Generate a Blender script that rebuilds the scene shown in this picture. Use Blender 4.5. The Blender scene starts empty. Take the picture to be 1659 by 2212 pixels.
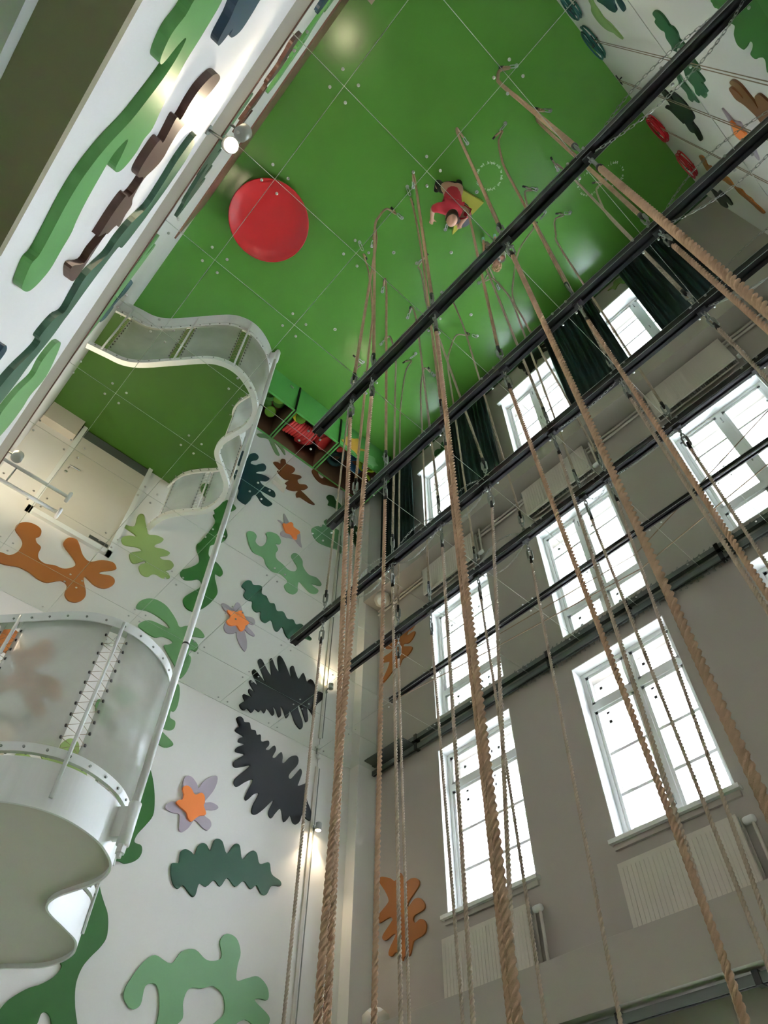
import bpy, math, random
import numpy as np
from mathutils import Vector, Matrix
random.seed(7); rng = np.random.default_rng(7)
S = bpy.context.scene; COL = S.collection
# ------------------------------------------------------------------ scale
# room grid: one mirror tile is 0.8 m.  i runs towards the far wall, j towards the window wall, k down from the ceiling
T = 0.8; H = 9.0
def P(i, j, k): return Vector((T*i, -T*j, T*(H-k)))
# ------------------------------------------------------------------ camera
cam_d = bpy.data.cameras.new('camera'); cam = bpy.data.objects.new('camera', cam_d); COL.objects.link(cam)
Rm = ((-0.6716365, 0.74082356, -0.00921197), (0.58625915, 0.53902739, 0.60477242), (0.45299516, 0.40078663, -0.79634506))
def ax(r): return Vector((r[0], -r[1], -r[2]))          # grid axes to world axes
right, down, fwd = (ax(r) for r in Rm)
mw = Matrix((right, -down, -fwd)).transposed().to_4x4(); mw.translation = P(-0.7596737, -0.13649162, 6.95252174)
cam.matrix_world = mw
cam_d.sensor_fit = 'VERTICAL'; cam_d.sensor_height = 24.0; cam_d.lens = 1481.53/2212*24.0; cam_d.clip_start = 0.02
S.camera = cam
# ------------------------------------------------------------------ world, exposure
wd = bpy.data.worlds.new('sky'); S.world = wd; wd.use_nodes = True
wn = wd.node_tree.nodes; bgn = wn['Background']; bgn.inputs[0].default_value = (0.85, 0.87, 1.0, 1); bgn.inputs[1].default_value = 26.0
S.view_settings.view_transform = 'Standard'; S.view_settings.look = 'None'; S.view_settings.gamma = 1; S.view_settings.use_curve_mapping = False
S.view_settings.exposure = 0.98
# ------------------------------------------------------------------ materials
def lin(c): return tuple(((v/255)/12.92 if v <= 10 else (((v/255)+.055)/1.055)**2.4) for v in c)
def new_mat(name):
    m = bpy.data.materials.new(name); m.use_nodes = True
    return m, m.node_tree.nodes, m.node_tree.links, m.node_tree.nodes['Principled BSDF']
def mat(name, c, rough=.6, metal=0.0, noise=.04, scale=6.0, bump=0.0, bscale=60.0, spec=.5, coat=0.0, srgb=True, gain=1.0):
    m, n, l, b = new_mat(name)
    c = lin(c) if srgb else c
    c = tuple(min(.95, v*gain) for v in c)
    b.inputs['Roughness'].default_value = rough; b.inputs['Metallic'].default_value = metal
    b.inputs['Specular IOR Level'].default_value = spec; b.inputs['Coat Weight'].default_value = coat
    tc = n.new('ShaderNodeTexCoord'); nt = n.new('ShaderNodeTexNoise'); nt.inputs['Scale'].default_value = scale; nt.inputs['Detail'].default_value = 5
    l.new(tc.outputs['Object'], nt.inputs['Vector'])
    mx = n.new('ShaderNodeMix'); mx.data_type = 'RGBA'; mx.blend_type = 'MIX'
    mx.inputs['A'].default_value = tuple(v*(1-noise) for v in c)+(1,); mx.inputs['B'].default_value = tuple(min(1, v*(1+noise)) for v in c)+(1,)
    l.new(nt.outputs['Fac'], mx.inputs['Factor']); l.new(mx.outputs['Result'], b.inputs['Base Color'])
    if bump:
        n2 = n.new('ShaderNodeTexNoise'); n2.inputs['Scale'].default_value = bscale; n2.inputs['Detail'].default_value = 3
        l.new(tc.outputs['Object'], n2.inputs['Vector'])
        bp = n.new('ShaderNodeBump'); bp.inputs['Strength'].default_value = bump; bp.inputs['Distance'].default_value = .01
        l.new(n2.outputs['Fac'], bp.inputs['Height']); l.new(bp.outputs['Normal'], b.inputs['Normal'])
    return m
def emit_mat(name, c, s):
    m, n, l, b = new_mat(name); b.inputs['Base Color'].default_value = (*c, 1); b.inputs['Emission Color'].default_value = (*c, 1); b.inputs['Emission Strength'].default_value = s
    return m
M = {}
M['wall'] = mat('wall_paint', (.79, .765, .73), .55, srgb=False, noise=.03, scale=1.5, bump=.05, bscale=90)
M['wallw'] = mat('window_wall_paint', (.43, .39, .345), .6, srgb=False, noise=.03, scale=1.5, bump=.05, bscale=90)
M['white'] = mat('white_gloss_paint', (.80, .81, .79), .35, srgb=False, noise=.02)
M['reveal'] = mat('reveal_paint', (.86, .87, .86), .4, srgb=False, noise=.02)
M['cream'] = mat('cream_paint', (.62, .58, .50), .45, srgb=False, noise=.03)
M['olive'] = mat('taupe_paint', (.36, .32, .20), .7, srgb=False, noise=.08, scale=3)
M['floor'] = mat('green_floor_coating', (.095, .265, .042), .18, srgb=False, noise=.10, scale=1.2, bump=.03, bscale=30)
M['deck'] = mat('green_deck_coating', (.05, .14, .014), .42, srgb=False, noise=.08, scale=1.2)
M['boxgreen'] = mat('green_board', (.09, .33, .07), .45, srgb=False, noise=.05)
M['mirror'] = mat('mirror_glass', (.86, .90, .86), 0.0, 1.0, srgb=False, noise=0)
M['backing'] = mat('ceiling_backing', (.75, .78, .72), .8, srgb=False)
M['steel'] = mat('zinc_steel', (.55, .56, .55), .35, 1.0, srgb=False, noise=.15, scale=20)
M['dsteel'] = mat('dull_steel', (.30, .32, .29), .45, .9, srgb=False, noise=.2, scale=20)
M['screw'] = mat('screw_steel', (.50, .52, .48), .3, 1.0, srgb=False)
M['black'] = mat('black_rail', (.014, .013, .015), .34, 0, srgb=False, spec=.4)
M['bsleeve'] = mat('black_sleeve', (.02, .02, .02), .5, srgb=False)
M['railgrey'] = mat('dark_grey_rail', (.13, .145, .135), .45, .4, srgb=False)
M['brownwood'] = mat('brown_skirting', (.16, .075, .045), .45, srgb=False, noise=.25, scale=14)
M['wood'] = mat('tan_wood', (.55, .36, .2), .5, srgb=False, noise=.15, scale=12)
M['plinth'] = mat('dark_green_plinth', (.03, .10, .03), .5, srgb=False)
M['red'] = mat('red_plastic', (.60, .018, .022), .32, srgb=False, noise=.06, coat=.2)
M['redf'] = mat('red_foam', (.72, .05, .05), .6, srgb=False)
M['yelf'] = mat('yellow_foam', (.80, .62, .05), .6, srgb=False)
M['yelmat'] = mat('yellow_vinyl', (.62, .60, .08), .45, srgb=False)
M['greyvinyl'] = mat('grey_vinyl', (.11, .115, .13), .5, srgb=False)
M['grnf'] = mat('green_foam', (.20, .42, .04), .6, srgb=False)
M['dgrnf'] = mat('dark_green_foam', (.07, .22, .03), .6, srgb=False)
M['bluef'] = mat('blue_foam', (.02, .13, .28), .55, srgb=False)
M['limef'] = mat('lime_foam', (.42, .68, .03), .55, srgb=False)
M['dteal'] = mat('dark_teal_foam', (.01, .06, .06), .6, srgb=False)
M['boxbrown'] = mat('brown_box_lining', (.17, .085, .05), .6, srgb=False, noise=.15)
M['curtain'] = mat('dark_teal_velvet', (.012, .033, .036), .75, srgb=False, noise=.3, scale=8)
M['coilg'] = mat('teal_rope', (.008, .10, .08), .5, srgb=False)
M['coilr'] = mat('red_rope', (.50, .012, .02), .5, srgb=False)
M['cord'] = mat('brown_cord', (.30, .22, .14), .7, srgb=False)
M['skin'] = mat('skin', (.62, .33, .23), .5, srgb=False)
M['shirt'] = mat('crimson_shirt', (.55, .03, .05), .75, srgb=False, noise=.1)
M['trouser'] = mat('dark_trousers', (.035, .025, .028), .8, srgb=False)
M['shoe'] = mat('black_shoe', (.015, .015, .018), .5, srgb=False)
M['hair'] = mat('brown_hair', (.06, .03, .02), .7, srgb=False, noise=.3, scale=60)
M['blond'] = mat('blond_hair', (.52, .36, .17), .6, srgb=False, noise=.4, scale=70)
M['mint'] = mat('mint_shoe', (.33, .66, .52), .5, srgb=False)
M['beige'] = mat('beige_trousers', (.45, .40, .28), .8, srgb=False)
M['tshirt'] = mat('white_shirt', (.80, .80, .78), .8, srgb=False)
M['ground'] = mat('pale_gravel', (.55, .52, .47), .9, srgb=False, noise=.5, scale=90)
M['lens'] = emit_mat('lamp_lens', (1.0, .82, .58), 60)
M['text'] = mat('white_lettering', (.80, .85, .75), .5, srgb=False)
M['lamp'] = mat('lamp_housing', (.45, .46, .43), .4, .3, srgb=False)
M['dark'] = mat('dark_lip', (.02, .02, .02), .6, srgb=False)
# rope: twisted fibre with fine streaks
def rope_mat(name, c):
    m = mat(name, c, .85, srgb=False, noise=.25, scale=14, bump=.4, bscale=400, spec=.2); return m
M['rope1'] = rope_mat('tan_rope', (.50, .345, .225)); M['rope2'] = rope_mat('pale_tan_rope', (.50, .42, .32))
# thin window glass: clear with a fresnel sheen, and the milky sheet of the balcony guard
m, n, l, b = new_mat('pane_glass'); out = n['Material Output']; n.remove(b)
tr = n.new('ShaderNodeBsdfTransparent'); tr.inputs[0].default_value = (.96, .98, .98, 1); gl = n.new('ShaderNodeBsdfGlossy'); gl.inputs['Roughness'].default_value = .02
fr = n.new('ShaderNodeLayerWeight'); fr.inputs['Blend'].default_value = .5; mx = n.new('ShaderNodeMixShader')
p5 = n.new('ShaderNodeMath'); p5.operation = 'POWER'; p5.inputs[1].default_value = 5.0; sc5 = n.new('ShaderNodeMath'); sc5.operation = 'MULTIPLY_ADD'; sc5.inputs[1].default_value = .5; sc5.inputs[2].default_value = .03
l.new(fr.outputs['Facing'], p5.inputs[0]); l.new(p5.outputs[0], sc5.inputs[0]); l.new(sc5.outputs[0], mx.inputs[0]); l.new(tr.outputs[0], mx.inputs[1]); l.new(gl.outputs[0], mx.inputs[2]); l.new(mx.outputs[0], out.inputs[0]); M['glass'] = m
m, n, l, b = new_mat('milky_sheet'); out = n['Material Output']
b.inputs['Base Color'].default_value = (.70, .72, .69, 1); b.inputs['Roughness'].default_value = .22
tl = n.new('ShaderNodeBsdfTranslucent'); tl.inputs[0].default_value = (.62, .66, .62, 1)
tr = n.new('ShaderNodeBsdfTransparent'); tr.inputs[0].default_value = (.95, .95, .94, 1)
m1 = n.new('ShaderNodeMixShader'); m1.inputs[0].default_value = .5; l.new(b.outputs[0], m1.inputs[1]); l.new(tl.outputs[0], m1.inputs[2])
m2 = n.new('ShaderNodeMixShader'); l.new(m1.outputs[0], m2.inputs[1]); l.new(tr.outputs[0], m2.inputs[2]); l.new(m2.outputs[0], out.inputs[0])
tc = n.new('ShaderNodeTexCoord'); nt = n.new('ShaderNodeTexNoise'); nt.inputs['Scale'].default_value = 3.5; nt.inputs['Detail'].default_value = 8; l.new(tc.outputs['Object'], nt.inputs['Vector'])
mr = n.new('ShaderNodeMapRange'); mr.inputs['To Min'].default_value = .62; mr.inputs['To Max'].default_value = .42; l.new(nt.outputs['Fac'], mr.inputs['Value']); l.new(mr.outputs[0], m2.inputs[0]); M['sheet'] = m
LEAF = {}
def leafm(name, c, gain=.88, rough=.5):
    if name not in LEAF: LEAF[name] = mat('leaf_'+name, c, rough, noise=.05, scale=2.5, gain=gain)
    return LEAF[name]
# ------------------------------------------------------------------ mesh helpers
class MB:
    def __init__(s): s.v = []; s.f = []; s.sm = False
    def add(s, vs, fs):
        o = len(s.v); s.v += [tuple(v) for v in vs]; s.f += [tuple(a+o for a in f) for f in fs]; return s
    def box(s, a, b):
        (x0, y0, z0), (x1, y1, z1) = [[min(p, q) for p, q in zip(a, b)], [max(p, q) for p, q in zip(a, b)]]
        return s.add([(x0,y0,z0),(x1,y0,z0),(x1,y1,z0),(x0,y1,z0),(x0,y0,z1),(x1,y0,z1),(x1,y1,z1),(x0,y1,z1)],
                     [(0,3,2,1),(4,5,6,7),(0,1,5,4),(1,2,6,5),(2,3,7,6),(3,0,4,7)])
    def gbox(s, a, b): return s.box(P(*a), P(*b))                    # box between two grid points
    def obox(s, c, ux, uy, uz):                                        # oriented box, half vectors
        c, ux, uy, uz = Vector(c), Vector(ux), Vector(uy), Vector(uz)
        vs = [c+a*ux+b*uy+d*uz for d in (-1, 1) for a, b in ((-1,-1),(1,-1),(1,1),(-1,1))]
        return s.add(vs, [(0,3,2,1),(4,5,6,7),(0,1,5,4),(1,2,6,5),(2,3,7,6),(3,0,4,7)])
    def tube(s, pts, r, n=8, closed=False, cap=True):
        pts = [Vector(p) for p in pts]; N = len(pts); rs = r if hasattr(r, '__len__') else [r]*N
        base = len(s.v); u = None
        for q in range(N):
            d = (pts[(q+1) % N]-pts[q-1]) if closed else (pts[min(q+1, N-1)]-pts[max(q-1, 0)])
            d.normalize()
            if u is None: u = d.orthogonal().normalized()
            u = (u-d*u.dot(d)); u = u.normalized() if u.length > 1e-6 else d.orthogonal().normalized()
            w = d.cross(u)
            for a in range(n):
                t = 2*math.pi*a/n; s.v.append(tuple(pts[q]+(u*math.cos(t)+w*math.sin(t))*rs[q]))
        for q in range(N if closed else N-1):
            for a in range(n):
                b = (a+1) % n; q2 = (q+1) % N
                s.f.append((base+q*n+a, base+q*n+b, base+q2*n+b, base+q2*n+a))
        if cap and not closed:
            s.f.append(tuple(base+a for a in reversed(range(n)))); s.f.append(tuple(base+(N-1)*n+a for a in range(n)))
        return s
    def lathe(s, c, axis, prof, n=24):                                 # prof: (radius, distance along axis)
        c = Vector(c); d = Vector(axis).normalized(); u = d.orthogonal().normalized(); w = d.cross(u); base = len(s.v)
        for r, h in prof:
            for a in range(n):
                t = 2*math.pi*a/n; s.v.append(tuple(c+d*h+(u*math.cos(t)+w*math.sin(t))*max(r, 1e-5)))
        for q in range(len(prof)-1):
            for a in range(n):
                b = (a+1) % n; s.f.append((base+q*n+a, base+q*n+b, base+(q+1)*n+b, base+(q+1)*n+a))
        s.f.append(tuple(base+a for a in reversed(range(n)))); s.f.append(tuple(base+(len(prof)-1)*n+a for a in range(n)))
        return s
    def prism(s, poly, off):                                           # closed polygon of 3-D points pushed along a vector
        poly = [Vector(p) for p in poly]; off = Vector(off); nn = len(poly)
        return s.add(poly+[p+off for p in poly], [tuple(range(nn)), tuple(nn+a for a in reversed(range(nn)))]+[(a, nn+a, nn+(a+1) % nn, (a+1) % nn) for a in range(nn)])
    def mesh(s, name, m, origin=(0, 0, 0)):
        me = bpy.data.meshes.new(name); o = Vector(origin)
        me.from_pydata([tuple(Vector(v)-o) for v in s.v], [], s.f); me.materials.append(m)
        bm_fix(me)
        if s.sm: me.polygons.foreach_set('use_smooth', [True]*len(me.polygons))
        me.update(); return me
    def smooth(s): s.sm = True; return s
    def build(s, name, m, parent=None, origin=None):
        o = Vector(origin) if origin is not None else (Vector(parent.location)+(Vector(parent.parent.location) if parent.parent else Vector()) if parent else Vector())
        ob = bpy.data.objects.new(name, s.mesh(name, m, o)); COL.objects.link(ob)
        if parent: ob.parent = parent
        elif origin is not None: ob.location = o
        return ob
import bmesh
def bm_fix(me):
    b = bmesh.new(); b.from_mesh(me); bmesh.ops.recalc_face_normals(b, faces=b.faces); b.to_mesh(me); b.free()
def empty(name, loc):
    o = bpy.data.objects.new(name, None); o.location = loc; o.empty_display_size = .1; COL.objects.link(o); return o
def tag(o, label, cat, group=None, kind=None):
    o['label'] = label; o['category'] = cat
    if group: o['group'] = group
    if kind: o['kind'] = kind
    return o
def struct(o, label=None):
    o['kind'] = 'structure'
    if label: o['label'] = label
    return o
def put(name, me, loc, parent=None):
    o = bpy.data.objects.new(name, me); COL.objects.link(o)
    if parent:
        o.parent = parent; base = Vector(parent.location)+(Vector(parent.parent.location) if parent.parent else Vector()); o.location = Vector(loc)-base
    else: o.location = loc
    return o
def catmull(pts, n=4, closed=True):
    pts = [np.array(p, float) for p in pts]; N = len(pts); out = []
    for a in range(N if closed else N-1):
        p0, p1, p2, p3 = (pts[(a+o) % N] if closed else pts[min(max(a+o, 0), N-1)] for o in (-1, 0, 1, 2))
        for t in np.linspace(0, 1, n, endpoint=False):
            out.append(.5*((2*p1)+(-p0+p2)*t+(2*p0-5*p1+4*p2-p3)*t*t+(-p0+3*p1-3*p2+p3)*t**3))
    if not closed: out.append(pts[-1])
    return out
ORD = ['first', 'second', 'third', 'fourth', 'fifth', 'sixth', 'seventh', 'eighth', 'ninth', 'tenth', 'eleventh', 'twelfth', 'thirteenth']

# ================================================================== room shell
XF, XB, YL, YW = 7.87, -2.72, -.67, 7.19
fl = MB().gbox((XB-.3, YL-.3, 9.0), (XF+.3, YW+.1, 9.2)).build('floor', M['floor']); struct(fl, 'glossy green floor')
wf = MB().gbox((XF, YL-.3, -.3), (XF+.3, YW+.8, 9.0)).build('wall_far', M['wall']); struct(wf)
wl = MB().gbox((XB-.3, YL-.3, -.3), (XF, YL, 9.0)).build('wall_left', M['wall']); struct(wl)
wb = MB().gbox((XB-.3, YL, -.3), (XB, YW+.8, 9.0)).build('wall_back', M['wall']); struct(wb)
# window wall with six openings
WC = (5.31, 2.54, -.29); HW = .78; UP = (.31, 2.87); LO = (5.15, 7.82)
J0, J1 = YW, YW+.72
def wall_with_holes():
    mb = MB(); xs = [XB]
    for c in sorted(WC): xs += [c-HW, c+HW]
    xs.append(XF); ks = [-.3, *UP, *LO, 9.0]
    for a in range(len(xs)-1):
        for b in range(len(ks)-1):
            if a % 2 == 1 and b in (1, 3): continue
            mb.gbox((xs[a], J0, ks[b]), (xs[a+1], J1, ks[b+1]))
    return mb
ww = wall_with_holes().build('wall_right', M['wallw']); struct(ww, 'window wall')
pil = MB().gbox((7.64, 6.79, 0.0), (XF, YW, 9.0)).build('wall_corner_pillar', M['wall']); struct(pil)
skw = MB().gbox((XB, YW-.03, 8.8), (XF, YW, 9.0)).build('baseboard_right', M['plinth']); struct(skw)
skl = MB().gbox((-.4, YL, 6.42), (4.72, YL+.03, 9.0)).build('baseboard_left', M['brownwood']); struct(skl, 'tall brown wood panelling at the foot of the left wall')
# beam-like ledge of the window wall between the two rows of windows
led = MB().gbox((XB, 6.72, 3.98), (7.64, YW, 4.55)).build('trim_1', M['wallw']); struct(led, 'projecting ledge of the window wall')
# edge trim where the mirror meets the left wall
tr2 = MB().gbox((XB, YL, -.01), (XF, -.575, .04)).build('trim_2', M['cream']); struct(tr2)
tr3 = MB().gbox((XB, -.575, -.01), (XF, -.565, .045)).build('trim_3', M['brownwood']); struct(tr3)
# canopy board over the door beside the photographer
cn = MB().gbox((-2.6, YL, 6.385), (-.42, -.256, 6.4)).build('trim_4', M['olive']); struct(cn)
for q, (a, bb, mm) in enumerate(((-.303, -.318, 'white'), (-.318, -.333, 'wood'), (-.333, -.352, 'black'), (-.352, -.40, 'wood'))):
    struct(MB().gbox((-2.6, bb, 6.4), (-.44, a, 6.42)).build('trim_%d' % (5+q), M[mm]))
# street outside
gd = MB().gbox((-14, J1, 9.5), (20, 30, 9.7)).build('ground', M['ground']); struct(gd, 'pale gravel ground outside')

# ------------------------------------------------------------------ mirrored ceiling
ceil = MB().gbox((XB-.3, YL-.3, -.25), (XF+.3, YW+.5, -.0085)).build('ceiling', M['backing']); struct(ceil, 'ceiling of square mirror panels')
IB = [XB, -2, -1, 0, 1, 2, 3, 4, 5, 6, 7, 7.85]; JB = [-.565, 0, 1, 2, 3, 4, 5, 6, 7.17]
cache = {}
scr_mb = MB().lathe((0, 0, 0), (0, 0, -1), [(.0115, -.001), (.0115, .002), (.008, .005), (.003, .006)], 10).smooth(); SCR = scr_mb.mesh('screw', M['screw'])
def in_view(p):
    d = p-cam.matrix_world.translation; z = d.dot(fwd)
    if z <= 0: return False
    x = d.dot(right)/z*1481.53+829.5; y = d.dot(down)/z*1481.53+1106
    return -10 < x < 1669 and -10 < y < 2222
for a in range(len(IB)-1):
    for b in range(len(JB)-1):
        g = .0045/T
        i0, i1, j0, j1 = IB[a]+g/2, IB[a+1]-g/2, JB[b]+g/2, JB[b+1]-g/2
        key = (round(i1-i0, 4), round(j1-j0, 4))
        if key not in cache:
            cache[key] = MB().box((0, 0, 0), (T*key[0], -T*key[1], .006)).mesh('mirror_panel', M['mirror'])
        pn = put('mirror_panel', cache[key], P(i0, j0, 0), ceil)
        for ii in (i0+.085, i1-.085):
            for jj in (j0+.085, j1-.085):
                if jj > 7: jj -= .12
                q = P(ii, jj, 0)
                if in_view(q): put('screw', SCR, q, pn)
hat = tag(MB().gbox((6.55, 6.80, .004), (7.5, 7.10, .012)).build('ceiling_hatch', M['railgrey']), 'dark grey plate on the mirror ceiling beside the corner pillar', 'plate')

# ------------------------------------------------------------------ windows
NW = 0
def window(c, k0, k1, tk, bars):
    global NW; NW += 1
    w = empty('window_%d' % NW, P(c, YW+.25, k1)); struct(w)
    a, b = c-HW, c+HW; f = .07
    def ring(j0, j1, t, nm):
        for q in (((a, j0, k0), (b, j1, k0+t)), ((a, j0, k1-t), (b, j1, k1)), ((a, j0, k0+t), (a+t, j1, k1-t)), ((b-t, j0, k0+t), (b, j1, k1-t))):
            MB().gbox(*q).build(nm, M['white'], w)
    for (j0, j1, t) in ((YW+.20, YW+.30, f), (YW+.52, YW+.58, f+.02)):
        ring(j0, j1, t, 'frame')
        MB().gbox((c-.055, j0, k0+t), (c+.055, j1, k1-t)).build('mullion', M['white'], w)
        for (s0, s1) in ((a+t, c-.055), (c+.055, b-t)):
            MB().gbox((s0, j0, tk), (s1, j1, tk+.11)).build('transom', M['white'], w)
            cells = [(k0+t, tk), (tk+.11, k1-t)]
            for ci, (q0, q1) in enumerate(cells):
                e = .045; jm = (j0+j1)/2
                sash = MB()
                for q in (((s0, jm-.03, q0), (s1, jm+.03, q0+e)), ((s0, jm-.03, q1-e), (s1, jm+.03, q1)), ((s0, jm-.03, q0), (s0+e, jm+.03, q1)), ((s1-e, jm-.03, q0), (s1, jm+.03, q1))): sash.gbox(*q)
                so = sash.build('sash', M['white'], w)
                cuts = [q0+e]+(bars if ci == 1 else [])+[q1-e]
                for z in (bars if ci == 1 else []):
                    MB().gbox((s0+e, jm-.02, z-.02), (s1-e, jm+.02, z+.02)).build('glazing_bar', M['white'], so)
                for z in range(len(cuts)-1):
                    MB().gbox((s0+e, jm-.003, cuts[z]), (s1-e, jm+.003, cuts[z+1])).build('pane', M['glass'], so)
    MB().tube([P(c, YW+.17, tk+.55), P(c, YW+.17, tk+.65)], .008).build('latch', M['dsteel'], w)
    MB().tube([P(c, YW+.17, k1-.35), P(c, YW+.17, k1-.22)], .008).build('latch', M['dsteel'], w)
    # plaster reveals
    mb = MB()
    for q in (((a, YW, k0), (a+.012, YW+.2, k1)), ((b-.012, YW, k0), (b, YW+.2, k1)), ((a, YW, k0), (b, YW+.2, k0+.012))): mb.gbox(*q)
    mb.build('reveal', M['reveal'], w)
    MB().gbox((a-.06, YW-.09, k1-.015), (b+.06, YW+.2, k1+.035)).build('sill', M['white'], w)
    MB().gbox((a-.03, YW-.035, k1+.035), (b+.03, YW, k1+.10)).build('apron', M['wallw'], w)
    return w
for c in WC: window(c, *UP, .87, [1.66, 2.23])
for c in WC: window(c, *LO, 5.78, [6.5, 7.1])

# ------------------------------------------------------------------ radiators
rad_where = ('under the upper window next to the corner pillar', 'under the middle upper window', 'under the upper window farthest from the pillar')
for c, wh in zip(WC, rad_where):
    a, b = c-.72, c+.74
    r = tag(empty('radiator', P(c, 7.06, 3.96)), 'white ribbed panel radiator '+wh, 'radiator', 'panel radiators')
    MB().gbox((a, 7.0, 3.2), (b, 7.03, 3.95)).build('panel', M['cream'], r)
    mb = MB()
    for q in np.linspace(a+.05, b-.05, 26): mb.gbox((q-.011, 6.994, 3.26), (q+.011, 7.0, 3.9))
    mb.build('ribs', M['cream'], r)
    MB().gbox((a, 7.1, 3.2), (b, 7.13, 3.95)).build('back_panel', M['cream'], r)
    mb = MB()
    for q in np.linspace(a+.02, b-.02, 44): mb.gbox((q-.005, 7.035, 3.2), (q+.005, 7.095, 3.3))
    mb.build('fins', M['dsteel'], r)
    MB().tube([P(a-.02, 7.07, 3.27), P(a-.12, 7.07, 3.27), P(a-.12, 7.07, 3.4), P(a-.12, 7.07, 3.92), P(a-.12, 7.07, 3.97)], .016, 8).smooth().build('riser_pipe', M['cream'], r)
    MB().lathe(P(a-.03, 7.07, 3.27), (-1, 0, 0), [(.028, 0), (.034, .02), (.034, .08), (.026, .1)], 14).smooth().build('valve', M['white'], r)
    MB().gbox((b-.02, 7.03, 3.86), (b+.05, 7.09, 3.97)).build('bracket', M['dsteel'], r)
pp = tag(MB().tube([P(XB+.05, 7.14, 3.93), P(7.6, 7.14, 3.93)], .018, 8).tube([P(XB+.05, 7.14, 3.82), P(7.6, 7.14, 3.82)], .018, 8).smooth().build('heating_pipes', M['cream']), 'pair of pale heating pipes running along the ledge of the window wall', 'pipe')

# ------------------------------------------------------------------ curtain rails and curtains
def curtain_rail(k, j, i0, i1, label, hooks):
    r = tag(empty('curtain_rail', P((i0+i1)/2, j, k)), label, 'curtain rail')
    MB().gbox((i0, j-.035, k-.05), (i1, j+.035, k+.03)).build('track', M['railgrey'], r)
    MB().gbox((i0, j-.012, k+.03), (i1, j+.012, k+.036)).build('slot', M['dark'], r)
    for q in np.arange(i0+.5, i1, 1.45): MB().gbox((q-.03, j-.05, k-.07), (q+.03, j+.05, k+.045)).build('bracket', M['black'], r)
    mb = MB()
    for q in hooks:
        z = random.uniform(.05, .09); mb.tube([P(q, j+.01, k+.03), P(q, j+.015, k+.03+z), P(q+.03, j+.02, k+.03+z*.7)], .0045, 5)
    if hooks: mb.build('hooks', M['dsteel'], r)['kind'] = 'stuff'
    return r
hk = [q for q in np.arange(-.6, 4.3, .085)]
curtain_rail(.10, 7.10, XB, 7.6, 'long dark grey curtain rail with hooks along the ceiling above the upper windows', hk)
curtain_rail(4.64, 6.86, XB, 7.3, 'long dark grey curtain rail under the ledge above the lower windows', [])
for (i0, i1, wh) in ((6.15, 7.25, 'in the corner beside the storage boxes'), (3.55, 4.75, 'between the corner window and the middle window'), (.3, 1.65, 'between the middle window and the end window'), (-1.75, -.45, 'at the end nearest the coiled ropes')):
    nu, nv = 90, 8; mb = MB(); g = []
    for a in range(nu+1):
        u = a/nu
        for b in range(nv+1):
            v = b/nv; am = .045*(.6+.4*v)
            g.append(P(i0+(i1-i0)*u+.02*math.sin(9*u+v), 6.9+am*math.sin(u*2*math.pi*9+.8*math.sin(5*u))+.02*math.sin(17*u), 4.70+4.22*v))
    fs = [(a*(nv+1)+b, (a+1)*(nv+1)+b, (a+1)*(nv+1)+b+1, a*(nv+1)+b+1) for a in range(nu) for b in range(nv)]
    mb.add(g, fs); o = mb.smooth().build('curtain', M['curtain'], None, P((i0+i1)/2, 6.9, 8.92))
    so = o.modifiers.new('thickness', 'SOLIDIFY'); so.thickness = .006
    tag(o, 'dark teal floor length curtain '+wh, 'curtain', 'dark teal curtains')

# ------------------------------------------------------------------ ceiling rails
RAIL = {1: (-2.66, 2.86, .11, .062), 2: (-2.68, 3.83, .11, .062), 3: (-2.68, 5.90, .11, .062), 4: (-2.68, 5.91, .105, .06), 5: (-2.68, 5.94, .07, .04)}
rail_name = {1: 'rail nearest the left wall', 2: 'second rail from the left wall', 3: 'middle rail', 4: 'fourth rail from the left wall', 5: 'rail nearest the windows'}
for q, (i0, i1, w, h) in RAIL.items():
    j = q+1.0-.01; r = tag(empty('ceiling_rail', P((i0+i1)/2, j, 0)), 'long black slotted ceiling track, the '+rail_name[q], 'rail', 'black ceiling rails')
    mb = MB(); s = .016
    for (a0, a1, k0, k1) in ((-w/2, w/2, 0, .02), (-w/2, -w/2+.02, .02, h), (w/2-.02, w/2, .02, h), (-w/2+.02, -s, h-.018, h), (s, w/2-.02, h-.018, h)): mb.gbox((i0, j+a0, k0), (i1, j+a1, k1))
    mb.build('track', M['black'], r)
    MB().gbox((i0, j-w/2-.004, h-.012), (i1, j-w/2, h-.006)).gbox((i0, j+w/2, h-.012), (i1, j+w/2+.004, h-.006)).build('bright_edge', M['steel'], r)
    MB().gbox((i1-.12, j-.025, h), (i1-.02, j+.025, h+.012)).build('end_stop', M['bsleeve'], r)

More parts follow.
